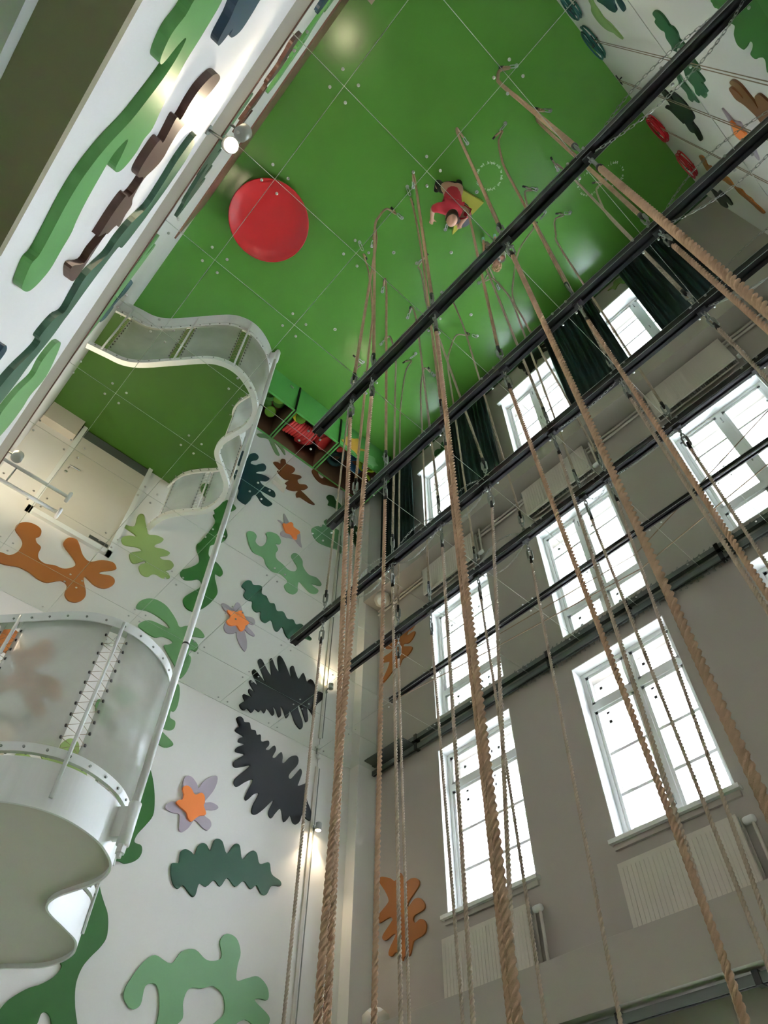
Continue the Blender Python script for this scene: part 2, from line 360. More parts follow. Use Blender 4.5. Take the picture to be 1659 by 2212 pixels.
# ------------------------------------------------------------------ climbing ropes
def rope_mesh(path, R, lay, name, m, origin):
    pts = np.array(catmull(path, 16, False)); seg = np.linalg.norm(np.diff(pts, axis=0), axis=1); cum = np.concatenate([[0], np.cumsum(seg)])
    L = cum[-1]; n = int(L/(lay/9)); s = np.linspace(0, L, n)
    C = np.stack([np.interp(s, cum, pts[:, q]) for q in range(3)], 1)
    D = np.gradient(C, axis=0); D /= np.linalg.norm(D, axis=1)[:, None]
    u = np.cross(D[0], (1, 0, 0)); u /= np.linalg.norm(u); U = np.zeros_like(C)
    for q in range(n):
        u = u-D[q]*u.dot(D[q]); u /= np.linalg.norm(u); U[q] = u
    Wv = np.cross(D, U); one = np.radians([-56, -38, -19, 0, 19, 38]); th = np.concatenate([one+q*2*np.pi/3 for q in range(3)]); nt = len(th)
    tt = np.tile(one, 3); rs = .464*R; dc = .536*R; rad = np.maximum(.42*R, dc*np.cos(tt)+np.sqrt(np.maximum(0, rs**2-(dc*np.sin(tt))**2)))
    ph = (2*np.pi*s/lay)[:, None]+th[None]
    V = C[:, None]+rad[None, :, None]*(np.cos(ph)[..., None]*U[:, None]+np.sin(ph)[..., None]*Wv[:, None])
    V = V.reshape(-1, 3)-np.array(origin)
    q = np.arange(n-1)[:, None]*nt; a = np.arange(nt)[None]; b = (a+1) % nt
    F = np.stack([q+a, q+b, q+nt+b, q+nt+a], -1).reshape(-1, 4)
    me = bpy.data.meshes.new(name); me.vertices.add(len(V)); me.vertices.foreach_set('co', V.ravel())
    me.loops.add(F.size); me.loops.foreach_set('vertex_index', F.ravel()); me.polygons.add(len(F))
    me.polygons.foreach_set('loop_start', np.arange(len(F))*4); me.polygons.foreach_set('use_smooth', np.ones(len(F), bool))
    me.materials.append(m); me.update(calc_edges=True); return me
def stadium(c, up, side, h, w, n=10):
    c, up, side = Vector(c), Vector(up), Vector(side); pts = []
    for a in range(n+1): t = math.pi*a/n; pts.append(c+up*(h-w)+side*(w*math.cos(t))+up*(w*math.sin(t)))
    for a in range(n+1): t = math.pi+math.pi*a/n; pts.append(c-up*(h-w)+side*(w*math.cos(t))+up*(w*math.sin(t)))
    return pts
Zu = Vector((0, 0, 1)); Xu = Vector((1, 0, 0)); Yu = Vector((0, 1, 0))
LINK = {}
for s, rot in (('a', Xu), ('b', Yu)): LINK[s] = rot
def hardware(root, c, up, side, nm, mm):
    """chain of two links, a stamped snap hook, all hanging from c"""
    mb = MB(); other = Vector(up).cross(Vector(side))
    mb.tube(stadium(c-up*.030, up, side, .034, .014, 6), .0055, 6, closed=True)
    mb.tube(stadium(c-up*.082, up, other, .034, .014, 6), .0055, 6, closed=True)
    mb.tube(stadium(c-up*.132, up, side, .034, .014, 6), .0055, 6, closed=True)
    mb.smooth().build('chain', M['dsteel'], root)
    hk = MB(); hk.tube(stadium(c-up*.225, up, side, .075, .024, 8), .009, 8, closed=True)
    hk.tube([c-up*.17-side*.016, c-up*.27-side*.016], .012, 6)
    hk.smooth().build(nm, mm, root)
BD = {'D': {
'ochre_branch': [(0.061,6.775),(-0.055,6.724),(-0.132,6.706),(-0.184,6.609),(-0.186,6.462),(-0.133,6.388),(-0.033,6.321),(-0.012,6.232),(-0.068,6.132),(-0.17,6.087),(-0.267,6.108),(-0.3,6.204),(-0.272,6.273),(-0.309,6.333),(-0.378,6.366),(-0.391,6.474),(-0.431,6.544),(-0.519,6.561),(-0.62,6.513),(-0.717,6.497),(-0.794,6.43),(-0.831,6.338),(-0.77,6.266),(-0.599,6.159),(-0.574,6.071),(-0.606,5.991),(-0.691,5.959),(-0.762,6.028),(-0.851,6.142),(-0.964,6.181),(-1.084,6.058),(-1.22,5.994),(-1.287,6.035),(-1.288,6.09),(-1.148,6.231),(-1.144,6.279),(-1.258,6.224),(-1.337,6.24),(-1.353,6.332),(-1.275,6.454),(-1.157,6.487),(-1.047,6.452),(-0.999,6.439),(-0.997,6.489),(-1.094,6.658),(-1.103,6.761),(-1.047,6.854),(-0.958,6.888),(-0.885,6.832),(-0.861,6.699),(-0.788,6.67),(-0.725,6.715),(-0.642,6.803),(-0.53,6.817),(-0.42,6.789),(-0.287,6.794),(-0.193,6.838),(-0.096,6.871),(0.013,6.875)],
'lime_leaf': [(-1.255,4.947),(-1.316,4.875),(-1.387,4.998),(-1.457,5.119),(-1.498,5.184),(-1.604,5.114),(-1.716,5.099),(-1.713,5.173),(-1.654,5.273),(-1.651,5.345),(-1.762,5.291),(-1.874,5.277),(-1.868,5.344),(-1.773,5.452),(-1.819,5.477),(-1.928,5.416),(-1.999,5.462),(-1.983,5.557),(-1.919,5.638),(-1.976,5.661),(-2.008,5.727),(-1.914,5.787),(-1.815,5.787),(-1.765,5.824),(-1.719,5.908),(-1.627,5.92),(-1.565,5.841),(-1.567,5.775),(-1.617,5.705),(-1.594,5.674),(-1.52,5.779),(-1.463,5.823),(-1.403,5.773),(-1.378,5.679),(-1.494,5.554),(-1.495,5.52),(-1.434,5.519),(-1.268,5.602),(-1.208,5.568),(-1.195,5.495),(-1.27,5.398),(-1.353,5.353),(-1.319,5.323),(-1.139,5.3),(-1.148,5.257),(-1.272,5.186)],
'tall_green_plant': [(-2.65,3.516),(-2.556,3.717),(-2.514,3.822),(-2.499,3.913),(-2.513,4.012),(-2.556,4.097),(-2.615,4.188),(-2.646,4.274),(-2.628,4.375),(-2.586,4.472),(-2.52,4.55),(-2.457,4.63),(-2.421,4.705),(-2.432,4.847),(-2.463,4.913),(-2.541,4.943),(-2.612,4.942),(-2.712,5.008),(-2.746,5.088),(-2.72,5.159),(-2.638,5.168),(-2.644,5.25),(-2.699,5.362),(-2.75,5.492),(-2.726,5.638),(-2.662,5.808),(-2.571,5.962),(-2.468,6.056),(-2.367,6.054),(-2.302,5.977),(-2.306,5.882),(-2.399,5.707),(-2.462,5.598),(-2.474,5.491),(-2.411,5.454),(-2.304,5.549),(-2.214,5.599),(-2.137,5.557),(-2.135,5.459),(-2.232,5.336),(-2.332,5.156),(-2.313,5.031),(-2.243,4.924),(-2.22,4.815),(-2.266,4.692),(-2.381,4.153),(-2.312,4.012),(-2.33,3.968),(-2.324,3.931),(-2.289,3.876),(-2.206,3.805),(-2.117,3.756),(-2.029,3.681),(-1.98,3.617),(-1.957,3.527),(-2.019,3.396),(-2.198,3.399),(-2.285,3.53),(-2.292,3.607),(-2.323,3.632),(-2.372,3.612),(-2.408,3.56),(-2.471,3.461)],
'pale_frond': [(-1.746,6.488),(-1.743,6.376),(-1.821,6.259),(-1.942,6.195),(-2.088,6.199),(-2.205,6.266),(-2.302,6.347),(-2.37,6.417),(-2.469,6.331),(-2.629,6.28),(-2.731,6.331),(-2.732,6.382),(-2.576,6.451),(-2.495,6.512),(-2.614,6.502),(-2.696,6.549),(-2.69,6.648),(-2.611,6.669),(-2.599,6.756),(-2.646,6.781),(-2.66,6.891),(-2.636,7.059),(-2.581,7.151),(-2.475,7.023),(-2.351,6.916),(-2.252,6.818),(-2.297,6.773),(-2.347,6.707),(-2.304,6.68),(-2.192,6.695),(-2.099,6.767),(-1.96,6.76),(-1.847,6.724),(-1.892,6.619),(-1.985,6.553),(-2.143,6.535),(-2.244,6.52),(-2.168,6.462),(-2.017,6.434),(-1.879,6.441)],
'flower_a_petals': [(-2.987,6.013),(-3.021,6.077),(-3.083,6.083),(-3.159,6.036),(-3.196,5.993),(-3.232,6.086),(-3.306,6.177),(-3.389,6.228),(-3.41,6.16),(-3.392,6.053),(-3.351,5.958),(-3.31,5.865),(-3.388,5.896),(-3.475,5.891),(-3.493,5.86),(-3.429,5.817),(-3.348,5.785),(-3.347,5.72),(-3.427,5.695),(-3.455,5.641),(-3.425,5.58),(-3.363,5.58),(-3.248,5.628),(-3.212,5.57),(-3.18,5.505),(-3.126,5.45),(-3.081,5.469),(-3.062,5.568),(-3.037,5.621),(-2.952,5.607),(-2.873,5.621),(-2.866,5.664),(-2.918,5.721),(-3.024,5.772),(-2.995,5.911)],
'flower_a_core': [(-2.998,5.92),(-3.04,5.953),(-3.096,5.941),(-3.162,5.891),(-3.232,5.943),(-3.28,5.92),(-3.302,5.852),(-3.298,5.812),(-3.34,5.754),(-3.343,5.718),(-3.279,5.685),(-3.231,5.63),(-3.193,5.585),(-3.146,5.608),(-3.112,5.658),(-3.012,5.692),(-2.964,5.719),(-2.984,5.755),(-3.027,5.781),(-3.031,5.839),(-3.002,5.884)],
'caterpillar_leaf': [(-3.099,5.09),(-3.116,5.115),(-3.176,5.139),(-3.165,5.243),(-3.21,5.292),(-3.279,5.29),(-3.332,5.275),(-3.348,5.365),(-3.385,5.417),(-3.444,5.424),(-3.507,5.376),(-3.519,5.45),(-3.536,5.509),(-3.582,5.534),(-3.638,5.518),(-3.715,5.416),(-3.775,5.521),(-3.81,5.56),(-3.865,5.552),(-3.925,5.422),(-3.992,5.515),(-4.049,5.562),(-4.107,5.545),(-4.164,5.449),(-4.287,5.505),(-4.343,5.392),(-4.471,5.357),(-4.484,5.304),(-4.365,5.267),(-4.312,5.159),(-4.244,5.148),(-4.162,5.214),(-4.098,5.153),(-3.992,5.204),(-3.897,5.116),(-3.781,5.171),(-3.715,5.063),(-3.627,5.098),(-3.55,5.009),(-3.461,5.014),(-3.445,4.891),(-3.403,4.871),(-3.312,4.928),(-3.272,4.936),(-3.237,4.893),(-3.174,4.917),(-3.121,5.002)],
'pale_branch': [(-2.955,3.932),(-2.986,3.852),(-3.074,3.811),(-3.141,3.859),(-3.143,4.001),(-3.231,4.044),(-3.298,3.977),(-3.339,3.842),(-3.334,3.721),(-3.297,3.645),(-3.37,3.554),(-3.514,3.507),(-3.601,3.585),(-3.604,3.688),(-3.522,3.755),(-3.587,3.848),(-3.558,3.972),(-3.593,4.085),(-3.73,4.119),(-3.852,4.164),(-3.977,4.109),(-4.019,3.978),(-3.946,3.893),(-3.867,3.812),(-3.886,3.713),(-3.982,3.659),(-4.096,3.736),(-4.131,3.873),(-4.265,3.974),(-4.433,3.93),(-4.545,3.988),(-4.535,4.062),(-4.354,4.146),(-4.392,4.177),(-4.504,4.194),(-4.475,4.299),(-4.346,4.362),(-4.205,4.311),(-4.1,4.272),(-4.084,4.398),(-4.095,4.521),(-4.019,4.633),(-3.893,4.645),(-3.832,4.56),(-3.879,4.451),(-3.854,4.394),(-3.719,4.36),(-3.569,4.415),(-3.433,4.365),(-3.347,4.238),(-3.163,4.265),(-3.068,4.182),(-2.993,4.043)],
'flower_b_petals': [(-3.556,2.864),(-3.65,2.944),(-3.725,3.04),(-3.831,3.086),(-3.957,3.093),(-4.003,3.299),(-4.047,3.416),(-3.963,3.397),(-3.868,3.344),(-3.769,3.382),(-3.674,3.439),(-3.58,3.452),(-3.576,3.368),(-3.628,3.258),(-3.579,3.166),(-3.459,3.134),(-3.517,3.106),(-3.603,3.099)],
'flower_b_core': [(-3.568,3.166),(-3.64,3.113),(-3.711,2.997),(-3.772,3.0),(-3.793,3.073),(-3.919,3.079),(-3.943,3.126),(-3.894,3.212),(-3.9,3.33),(-3.833,3.351),(-3.773,3.3),(-3.673,3.33),(-3.624,3.283)],
'teal_coral': [(-2.452,1.913),(-2.516,1.964),(-2.582,2.029),(-2.603,1.871),(-2.703,1.737),(-2.781,1.764),(-2.774,1.88),(-2.685,2.011),(-2.671,2.121),(-2.769,2.074),(-2.824,1.99),(-2.911,1.873),(-2.983,1.907),(-2.979,2.044),(-2.862,2.189),(-2.827,2.285),(-2.97,2.194),(-3.111,2.174),(-3.063,2.308),(-2.941,2.417),(-3.024,2.487),(-3.229,2.44),(-3.3,2.497),(-3.293,2.602),(-3.122,2.64),(-2.988,2.669),(-3.074,2.758),(-3.219,2.79),(-3.288,2.823),(-3.212,2.948),(-3.078,2.967),(-2.939,2.861),(-2.875,2.968),(-2.846,3.158),(-2.788,3.279),(-2.619,3.253),(-2.605,3.034),(-2.507,2.891),(-2.432,2.746),(-2.427,2.602),(-2.506,2.497),(-2.568,2.384),(-2.414,2.387),(-2.391,2.203),(-2.425,2.034)],
'brown_oak_leaf': [(-3.108,1.626),(-3.187,1.533),(-3.26,1.513),(-3.254,1.361),(-3.34,1.288),(-3.385,1.383),(-3.504,1.345),(-3.597,1.362),(-3.584,1.488),(-3.54,1.587),(-3.718,1.464),(-3.78,1.486),(-3.703,1.643),(-3.754,1.728),(-3.895,1.618),(-3.96,1.663),(-3.881,1.808),(-3.813,1.883),(-3.935,1.925),(-4.056,1.968),(-4.179,2.019),(-4.07,2.083),(-3.918,2.096),(-3.824,2.106),(-3.757,2.169),(-3.724,2.072),(-3.755,1.965),(-3.648,2.066),(-3.507,2.124),(-3.437,2.036),(-3.518,1.825),(-3.432,1.883),(-3.297,1.857),(-3.23,1.791),(-3.314,1.732),(-3.214,1.698)],
'brown_curl': [(-3.991,1.02),(-4.033,0.92),(-4.113,0.897),(-4.168,1.015),(-4.254,1.045),(-4.303,0.91),(-4.268,0.77),(-4.328,0.738),(-4.5,0.743),(-4.648,0.714),(-4.805,0.766),(-5.025,0.787),(-5.139,0.851),(-5.101,0.955),(-4.946,0.919),(-4.816,0.928),(-4.65,1.001),(-4.449,1.11),(-4.292,1.206),(-4.148,1.206),(-4.035,1.119)],
'sage_fern': [(-2.609,0.756),(-2.712,0.791),(-2.876,0.726),(-2.841,0.859),(-2.743,0.958),(-2.619,1.11),(-2.7,1.138),(-2.868,1.01),(-2.963,1.112),(-3.11,1.302),(-3.203,1.278),(-3.122,1.144),(-3.019,0.991),(-3.139,1.008),(-3.317,1.14),(-3.276,1.007),(-3.139,0.888),(-3.273,0.861),(-3.434,0.866),(-3.423,0.789),(-3.265,0.809),(-3.106,0.804),(-2.952,0.824),(-2.892,0.707),(-2.73,0.677)],
'mint_cactus': [(-4.494,2.217),(-4.571,2.191),(-4.563,2.32),(-4.663,2.333),(-4.841,2.329),(-4.922,2.874),(-4.807,2.875),(-4.549,2.968),(-4.366,3.003),(-4.246,2.92),(-4.196,2.753),(-4.319,2.578),(-4.374,2.555),(-4.42,2.444),(-4.513,2.412),(-4.446,2.323)],
'green_snake_leaf': [(-4.428,1.543),(-4.478,1.416),(-4.597,1.359),(-4.668,1.456),(-4.771,1.442),(-4.862,1.547),(-5.038,1.655),(-5.235,1.795),(-5.336,1.863),(-5.226,2.006),(-5.318,2.177),(-5.311,2.425),(-5.161,2.306),(-5.024,2.076),(-4.842,1.827),(-4.75,1.701),(-4.606,1.699),(-4.489,1.752),(-4.496,1.614)],
'black_fern': [(-3.486,7.099),(-3.531,7.142),(-3.579,7.132),(-3.608,7.094),(-3.678,7.121),(-3.704,7.089),(-3.727,7.04),(-3.793,7.053),(-3.822,7.003),(-3.879,7.03),(-3.91,6.942),(-4.009,7.001),(-4.032,6.947),(-3.992,6.866),(-4.044,6.882),(-4.11,6.976),(-4.147,6.923),(-4.112,6.807),(-4.152,6.812),(-4.23,6.93),(-4.267,6.876),(-4.272,6.791),(-4.317,6.823),(-4.385,6.929),(-4.477,6.988),(-4.52,6.95),(-4.51,6.857),(-4.418,6.706),(-4.401,6.638),(-4.443,6.636),(-4.535,6.78),(-4.57,6.833),(-4.6,6.783),(-4.569,6.635),(-4.562,6.584),(-4.652,6.646),(-4.709,6.694),(-4.712,6.574),(-4.714,6.491),(-4.734,6.441),(-4.82,6.312),(-4.836,6.249),(-4.805,6.204),(-4.736,6.212),(-4.678,6.235),(-4.65,6.135),(-4.604,6.081),(-4.55,6.087),(-4.5,6.157),(-4.458,6.086),(-4.411,6.047),(-4.349,6.188),(-4.273,6.093),(-4.234,6.023),(-4.192,6.04),(-4.181,6.101),(-4.221,6.25),(-4.096,6.079),(-4.012,5.987),(-3.951,5.981),(-3.945,6.075),(-4.0,6.251),(-3.931,6.213),(-3.852,6.104),(-3.818,6.123),(-3.84,6.221),(-3.884,6.386),(-3.794,6.325),(-3.691,6.216),(-3.639,6.227),(-3.637,6.294),(-3.723,6.421),(-3.811,6.553),(-3.73,6.506),(-3.617,6.441),(-3.575,6.462),(-3.586,6.525),(-3.699,6.659),(-3.574,6.639),(-3.573,6.699),(-3.671,6.793),(-3.581,6.784),(-3.582,6.839),(-3.637,6.89),(-3.515,6.908),(-3.517,6.959),(-3.548,7.0),(-3.511,7.047)],
'w_ochre_leaf': [(5.965,5.69),(5.877,5.665),(5.769,5.611),(5.695,5.558),(5.605,5.611),(5.58,5.603),(5.51,5.49),(5.418,5.493),(5.338,5.473),(5.28,5.421),(5.293,5.365),(5.384,5.303),(5.475,5.241),(5.467,5.193),(5.367,5.246),(5.27,5.225),(5.206,5.151),(5.209,5.096),(5.277,5.079),(5.373,5.07),(5.394,5.027),(5.357,4.991),(5.28,5.008),(5.207,4.966),(5.189,4.894),(5.233,4.836),(5.383,4.818),(5.412,4.791),(5.462,4.688),(5.547,4.699),(5.576,4.666),(5.613,4.716),(5.68,4.78),(5.748,4.757),(5.803,4.783),(5.788,4.845),(5.689,4.951),(5.728,4.975),(5.848,4.947),(5.909,4.976),(5.9,5.023),(5.768,5.111),(5.738,5.14),(5.789,5.175),(5.954,5.165),(5.996,5.191),(5.977,5.263),(5.831,5.338),(5.811,5.385),(5.875,5.5),(5.974,5.63)],
'w_lime': [(-0.047,0.338),(-0.14,0.337),(-0.179,0.331),(-0.217,0.236),(-0.281,0.24),(-0.366,0.317),(-0.407,0.361),(-0.429,0.567),(-0.354,0.579),(-0.303,0.513),(-0.286,0.454),(-0.233,0.449),(-0.159,0.51),(-0.123,0.39)],
'w_black': [(2.067,0.183),(1.961,0.198),(1.955,0.309),(1.887,0.112),(1.737,0.149),(1.645,0.118),(1.481,0.208),(1.313,0.258),(1.315,0.385),(1.478,0.317),(1.399,0.451),(1.411,0.506),(1.498,0.465),(1.573,0.493),(1.543,0.543),(1.565,0.581),(1.652,0.541),(1.678,0.598),(1.748,0.732),(1.816,0.724),(1.867,0.837),(1.89,0.814),(1.965,0.711),(1.953,0.584),(1.996,0.518),(2.003,0.409),(2.065,0.287)],
'w_green': [(4.458,0.666),(4.418,0.561),(4.338,0.59),(4.262,0.668),(4.252,0.539),(4.182,0.489),(4.009,0.893),(4.034,0.991),(4.173,0.955),(4.267,0.93),(4.331,0.93),(4.369,0.791),(4.433,0.77)],
'box_orange': [(-4.057,0.747),(-4.145,0.648),(-4.171,0.496),(-4.347,0.387),(-4.489,0.248),(-4.516,0.539),(-4.675,0.473),(-4.701,0.498),(-4.558,0.634),(-4.497,0.871),(-4.421,0.815),(-4.205,0.809)],
'box_pale': [(-4.719,0.636),(-4.803,0.547),(-4.953,0.494),(-4.982,0.636),(-5.058,0.677),(-4.961,0.794),(-4.915,0.925),(-4.863,0.86),(-4.766,0.893)],
'l_green': [(-0.24,4.039),(-0.178,4.013),(-0.122,3.975),(-0.049,4.011),(-0.018,4.064),(-0.025,4.103),(-0.075,4.149),(-0.098,4.195),(-0.075,4.229),(-0.012,4.245),(0.055,4.227),(0.118,4.183),(0.19,4.121),(0.252,4.014),(0.308,3.952),(0.381,3.914),(0.471,3.911),(0.587,3.932),(0.684,3.942),(0.711,3.906),(0.825,3.956),(0.88,4.018),(0.931,4.118),(0.933,4.196),(0.887,4.263),(0.789,4.255),(0.704,4.25),(0.631,4.21),(0.535,4.177),(0.423,4.16),(0.327,4.16),(0.288,4.249),(0.368,4.309),(0.428,4.334),(0.467,4.404),(0.473,4.497),(0.415,4.558),(0.352,4.549),(0.31,4.588),(0.201,4.518),(0.116,4.475),(0.006,4.433),(-0.118,4.436),(-0.237,4.385)],
'l_brown': [(0.154,5.327),(0.199,5.163),(0.274,5.134),(0.369,5.157),(0.335,5.014),(0.414,5.046),(0.476,5.066),(0.436,4.935),(0.504,4.893),(0.59,4.905),(0.648,4.994),(0.694,5.152),(0.772,5.147),(0.787,5.076),(0.748,4.976),(0.821,4.922),(0.947,4.914),(0.97,4.926),(1.017,5.106),(1.088,5.006),(1.159,4.984),(1.063,4.71),(1.184,4.833),(1.256,4.944),(1.281,5.048),(1.136,5.072),(1.023,5.092),(1.036,5.157),(1.02,5.254),(1.072,5.386),(0.978,5.339),(0.92,5.347),(0.833,5.227),(0.71,5.193),(0.68,5.325),(0.638,5.388),(0.545,5.346),(0.471,5.339),(0.424,5.42),(0.329,5.49),(0.279,5.575),(0.21,5.594)],
'l_navy': [(-0.235,4.743),(-0.14,4.791),(-0.052,4.833),(-0.02,4.909),(-0.03,4.958),(-0.09,5.011),(-0.056,5.046),(-0.042,5.16),(-0.077,5.274),(-0.195,5.259),(-0.231,5.209)],
'l_moss': [(0.665,6.131),(0.794,6.042),(0.986,6.08),(1.16,6.067),(1.19,5.802),(1.271,5.671),(1.374,5.635),(1.403,5.344),(1.564,5.365),(1.698,5.392),(1.637,5.184),(1.705,5.053),(1.819,5.188),(1.87,5.149),(1.867,4.91),(1.929,4.788),(1.993,4.794),(2.292,5.063),(2.303,5.172),(2.2,5.278),(2.091,5.34),(2.023,5.468),(1.951,5.551),(1.876,5.584),(1.802,5.643),(1.617,5.739),(1.427,5.915),(1.507,6.134),(1.397,6.284),(1.236,6.385),(1.078,6.454),(0.894,6.462),(0.701,6.279)],
'l_frond': [(2.303,6.003),(2.291,5.869),(2.37,5.804),(2.555,5.876),(2.52,5.62),(2.584,5.478),(2.721,5.516),(3.389,6.078),(3.471,6.369),(3.334,6.492),(3.159,6.458),(3.101,6.699),(2.518,6.3)],
'l_blue': [(1.319,4.292),(1.347,4.254),(1.417,4.275),(1.458,4.356),(1.406,4.382)],
'l_steel_blue': [(2.976,5.656),(3.066,5.679),(3.182,5.662),(3.234,5.801),(3.234,6.012),(3.341,6.034),(3.41,5.974),(3.514,5.785),(3.61,5.483),(3.501,5.421),(3.395,5.555),(3.392,5.359),(3.447,5.061),(3.334,4.997),(3.252,5.119)],
'b_green_fern': [(-1.844,4.648),(-1.829,4.714),(-1.83,4.818),(-1.872,4.881),(-1.941,4.891),(-1.986,4.879),(-2.009,4.95),(-2.071,4.953),(-2.147,4.877),(-2.18,4.92),(-2.279,4.929),(-2.384,4.887),(-2.458,4.897),(-2.526,4.832),(-2.527,4.746),(-2.634,4.771),(-2.681,4.718),(-2.688,4.624),(-2.816,4.602),(-2.835,4.508),(-2.902,4.439),(-2.939,4.338),(-2.903,4.269),(-2.938,4.18),(-2.903,4.129),(-2.808,4.231),(-2.74,4.2),(-2.667,4.2),(-2.549,4.337),(-2.456,4.456),(-2.333,4.525),(-2.305,4.408),(-2.252,4.465),(-2.155,4.481),(-2.074,4.58),(-2.051,4.502),(-1.969,4.47),(-1.918,4.592),(-1.873,4.593)],
'b_green_sliver': [(-2.666,3.955),(-2.763,3.94),(-2.853,3.991),(-2.972,3.995),(-3.061,3.988),(-3.067,3.918),(-3.042,3.835),(-3.093,3.727),(-3.059,3.654),(-2.954,3.749),(-2.852,3.688),(-2.799,3.752),(-2.719,3.824)],
'b_black': [(-3.107,2.526),(-3.057,2.697),(-3.085,2.799),(-3.177,2.846),(-3.303,2.832),(-3.181,2.898),(-3.071,2.973),(-3.041,3.057),(-3.062,3.191),(-3.138,3.312),(-3.252,3.339),(-3.364,3.319),(-3.444,3.218),(-3.535,3.018),(-3.655,3.02),(-3.825,2.893),(-3.906,2.74),(-3.905,2.656),(-3.789,2.695),(-3.798,2.595),(-3.775,2.515),(-3.649,2.544),(-3.667,2.454),(-3.575,2.334),(-3.485,2.237),(-3.473,2.081),(-3.414,2.188),(-3.352,2.475)],
'b_big_green': [(-1.666,6.459),(-1.716,6.371),(-1.747,6.364),(-1.755,6.406),(-1.784,6.426),(-1.866,6.476),(-1.881,6.447),(-1.902,6.529),(-1.96,6.444),(-2.007,6.381),(-2.083,6.33),(-2.122,6.353),(-2.133,6.406),(-2.1,6.491),(-2.066,6.563),(-2.039,6.647),(-2.059,6.655),(-2.107,6.588),(-2.167,6.477),(-2.203,6.481),(-2.211,6.527),(-2.191,6.607),(-2.184,6.683),(-2.22,6.68),(-2.293,6.606),(-2.333,6.587),(-2.27,6.816),(-1.916,7.18),(-1.659,7.198)],
'b_brown': [(-2.574,5.51),(-2.543,5.579),(-2.534,5.677),(-2.575,5.759),(-2.665,5.791),(-2.748,5.816),(-2.809,5.812),(-2.817,5.819),(-2.701,5.89),(-2.65,5.969),(-2.625,6.077),(-2.676,6.151),(-2.758,6.201),(-3.145,5.754),(-3.086,5.598),(-3.018,5.614),(-2.946,5.602),(-2.891,5.553),(-2.832,5.474),(-2.795,5.363),(-2.723,5.351),(-2.676,5.361),(-2.646,5.411),(-2.646,5.474),(-2.692,5.553),(-2.745,5.587),(-2.701,5.61),(-2.628,5.569),(-2.601,5.509)],
'b_flower_petals': [(-3.024,4.68),(-3.102,4.754),(-3.169,4.784),(-3.154,4.959),(-3.216,4.955),(-3.287,4.958),(-3.379,4.917),(-3.722,4.718),(-3.592,4.645),(-3.499,4.626),(-3.456,4.478),(-3.356,4.488),(-3.222,4.619)],
'b_flower_core': [(-3.159,4.751),(-3.164,4.805),(-3.205,4.828),(-3.228,4.915),(-3.265,4.982),(-3.36,4.926),(-3.442,4.733),(-3.412,4.652),(-3.359,4.601),(-3.29,4.674),(-3.22,4.708)],
'b_ochre': [(-4.37,1.93),(-4.33,2.114),(-4.399,2.128),(-4.532,2.017),(-4.502,2.181),(-4.56,2.183),(-4.596,2.417),(-4.59,2.536),(-4.571,2.699),(-4.648,2.725),(-4.74,2.707),(-4.702,2.964),(-4.788,3.002),(-4.811,3.145),(-4.877,3.16),(-4.933,3.281),(-5.001,3.328),(-5.051,3.209),(-5.018,3.082),(-4.966,3.024),(-4.919,2.91),(-4.881,2.806),(-4.843,2.7),(-4.754,2.661),(-4.755,2.471),(-4.726,2.373),(-4.737,2.187),(-4.665,1.968),(-4.714,1.742),(-4.615,1.768),(-4.455,1.86)],
'b_charcoal': [(-5.305,0.953),(-5.302,1.123),(-5.32,1.273),(-5.17,1.536),(-5.199,1.649),(-5.249,1.788),(-5.355,1.762),(-5.427,1.693),(-5.47,1.544),(-5.44,1.464),(-5.48,1.346),(-5.662,1.186),(-5.719,0.848),(-5.578,0.851),(-5.418,0.919)],
'b_light': [(-1.731,2.262),(-1.82,2.159),(-1.914,1.93),(-2.032,1.869),(-2.134,1.921),(-2.198,2.066),(-2.224,2.297),(-2.264,2.363),(-2.306,2.503),(-2.289,2.559),(-2.203,2.544),(-2.082,2.471),(-2.001,2.341),(-1.889,2.372),(-1.803,2.38),(-1.705,2.466)],
'b_teal': [(-1.726,2.707),(-1.794,2.858),(-1.861,2.965),(-1.89,3.138),(-1.852,3.3),(-1.784,3.37),(-1.695,3.436)],
'b_teal2': [(-1.715,3.6),(-1.802,3.536),(-1.865,3.547),(-1.842,3.675),(-1.766,3.753),(-1.693,3.72)],
'b_teal3': [(-1.924,0.288),(-2.022,0.224),(-2.1,0.344),(-2.071,0.497),(-1.967,0.568),(-1.913,0.443)],
},
'ropes': [
(1, 2.21, 1.994, (2.136, 2.131, 5.9), (2.92, 2.63)),
(1, 1.868, 2.007, (1.942, 1.931, 5.98), (2.02, 2.72)),
(1, 0.909, 2.026, (0.956, 2.007, 6.16), (1.4, 2.47)),
(1, -0.083, 1.992, (-0.093, 1.981, 5.86), (0.04, 2.72)),
(1, -1.068, 1.975, (-1.065, 1.982, 3.8), (-1.54, 2.45)),
(2, 3.346, 3.021, (3.303, 3.053, 5.32), (3.04, 2.37)),
(2, 2.756, 2.97, (2.785, 2.983, 5.58), (3.53, 3.5)),
(2, 1.765, 2.993, (1.76, 2.955, 5.8), (1.48, 2.37)),
(2, 0.833, 2.96, (0.653, 3.013, 6.02), (1.55, 3.6)),
(2, -0.165, 2.993, (-0.234, 2.998, 4.36), (-0.73, 3.03)),
(2, -1.122, 2.979, (-1.125, 2.974, 2.5), (-1.49, 3.53)),
(3, 5.181, 3.956, (5.14, 4.006, 4.88), (5.17, 4.34)),
(3, 3.716, 3.97, (3.679, 4.035, 5.18), (4.52, 4.35)),
(3, 2.814, 3.936, (2.849, 3.906, 5.38), (3.59, 4.37)),
(3, 1.994, 3.935, (2.272, 3.721, 4.88), (2.51, 3.64)),
(3, 0.993, 3.928, (1.058, 3.914, 5.2), (1.64, 5.46)),
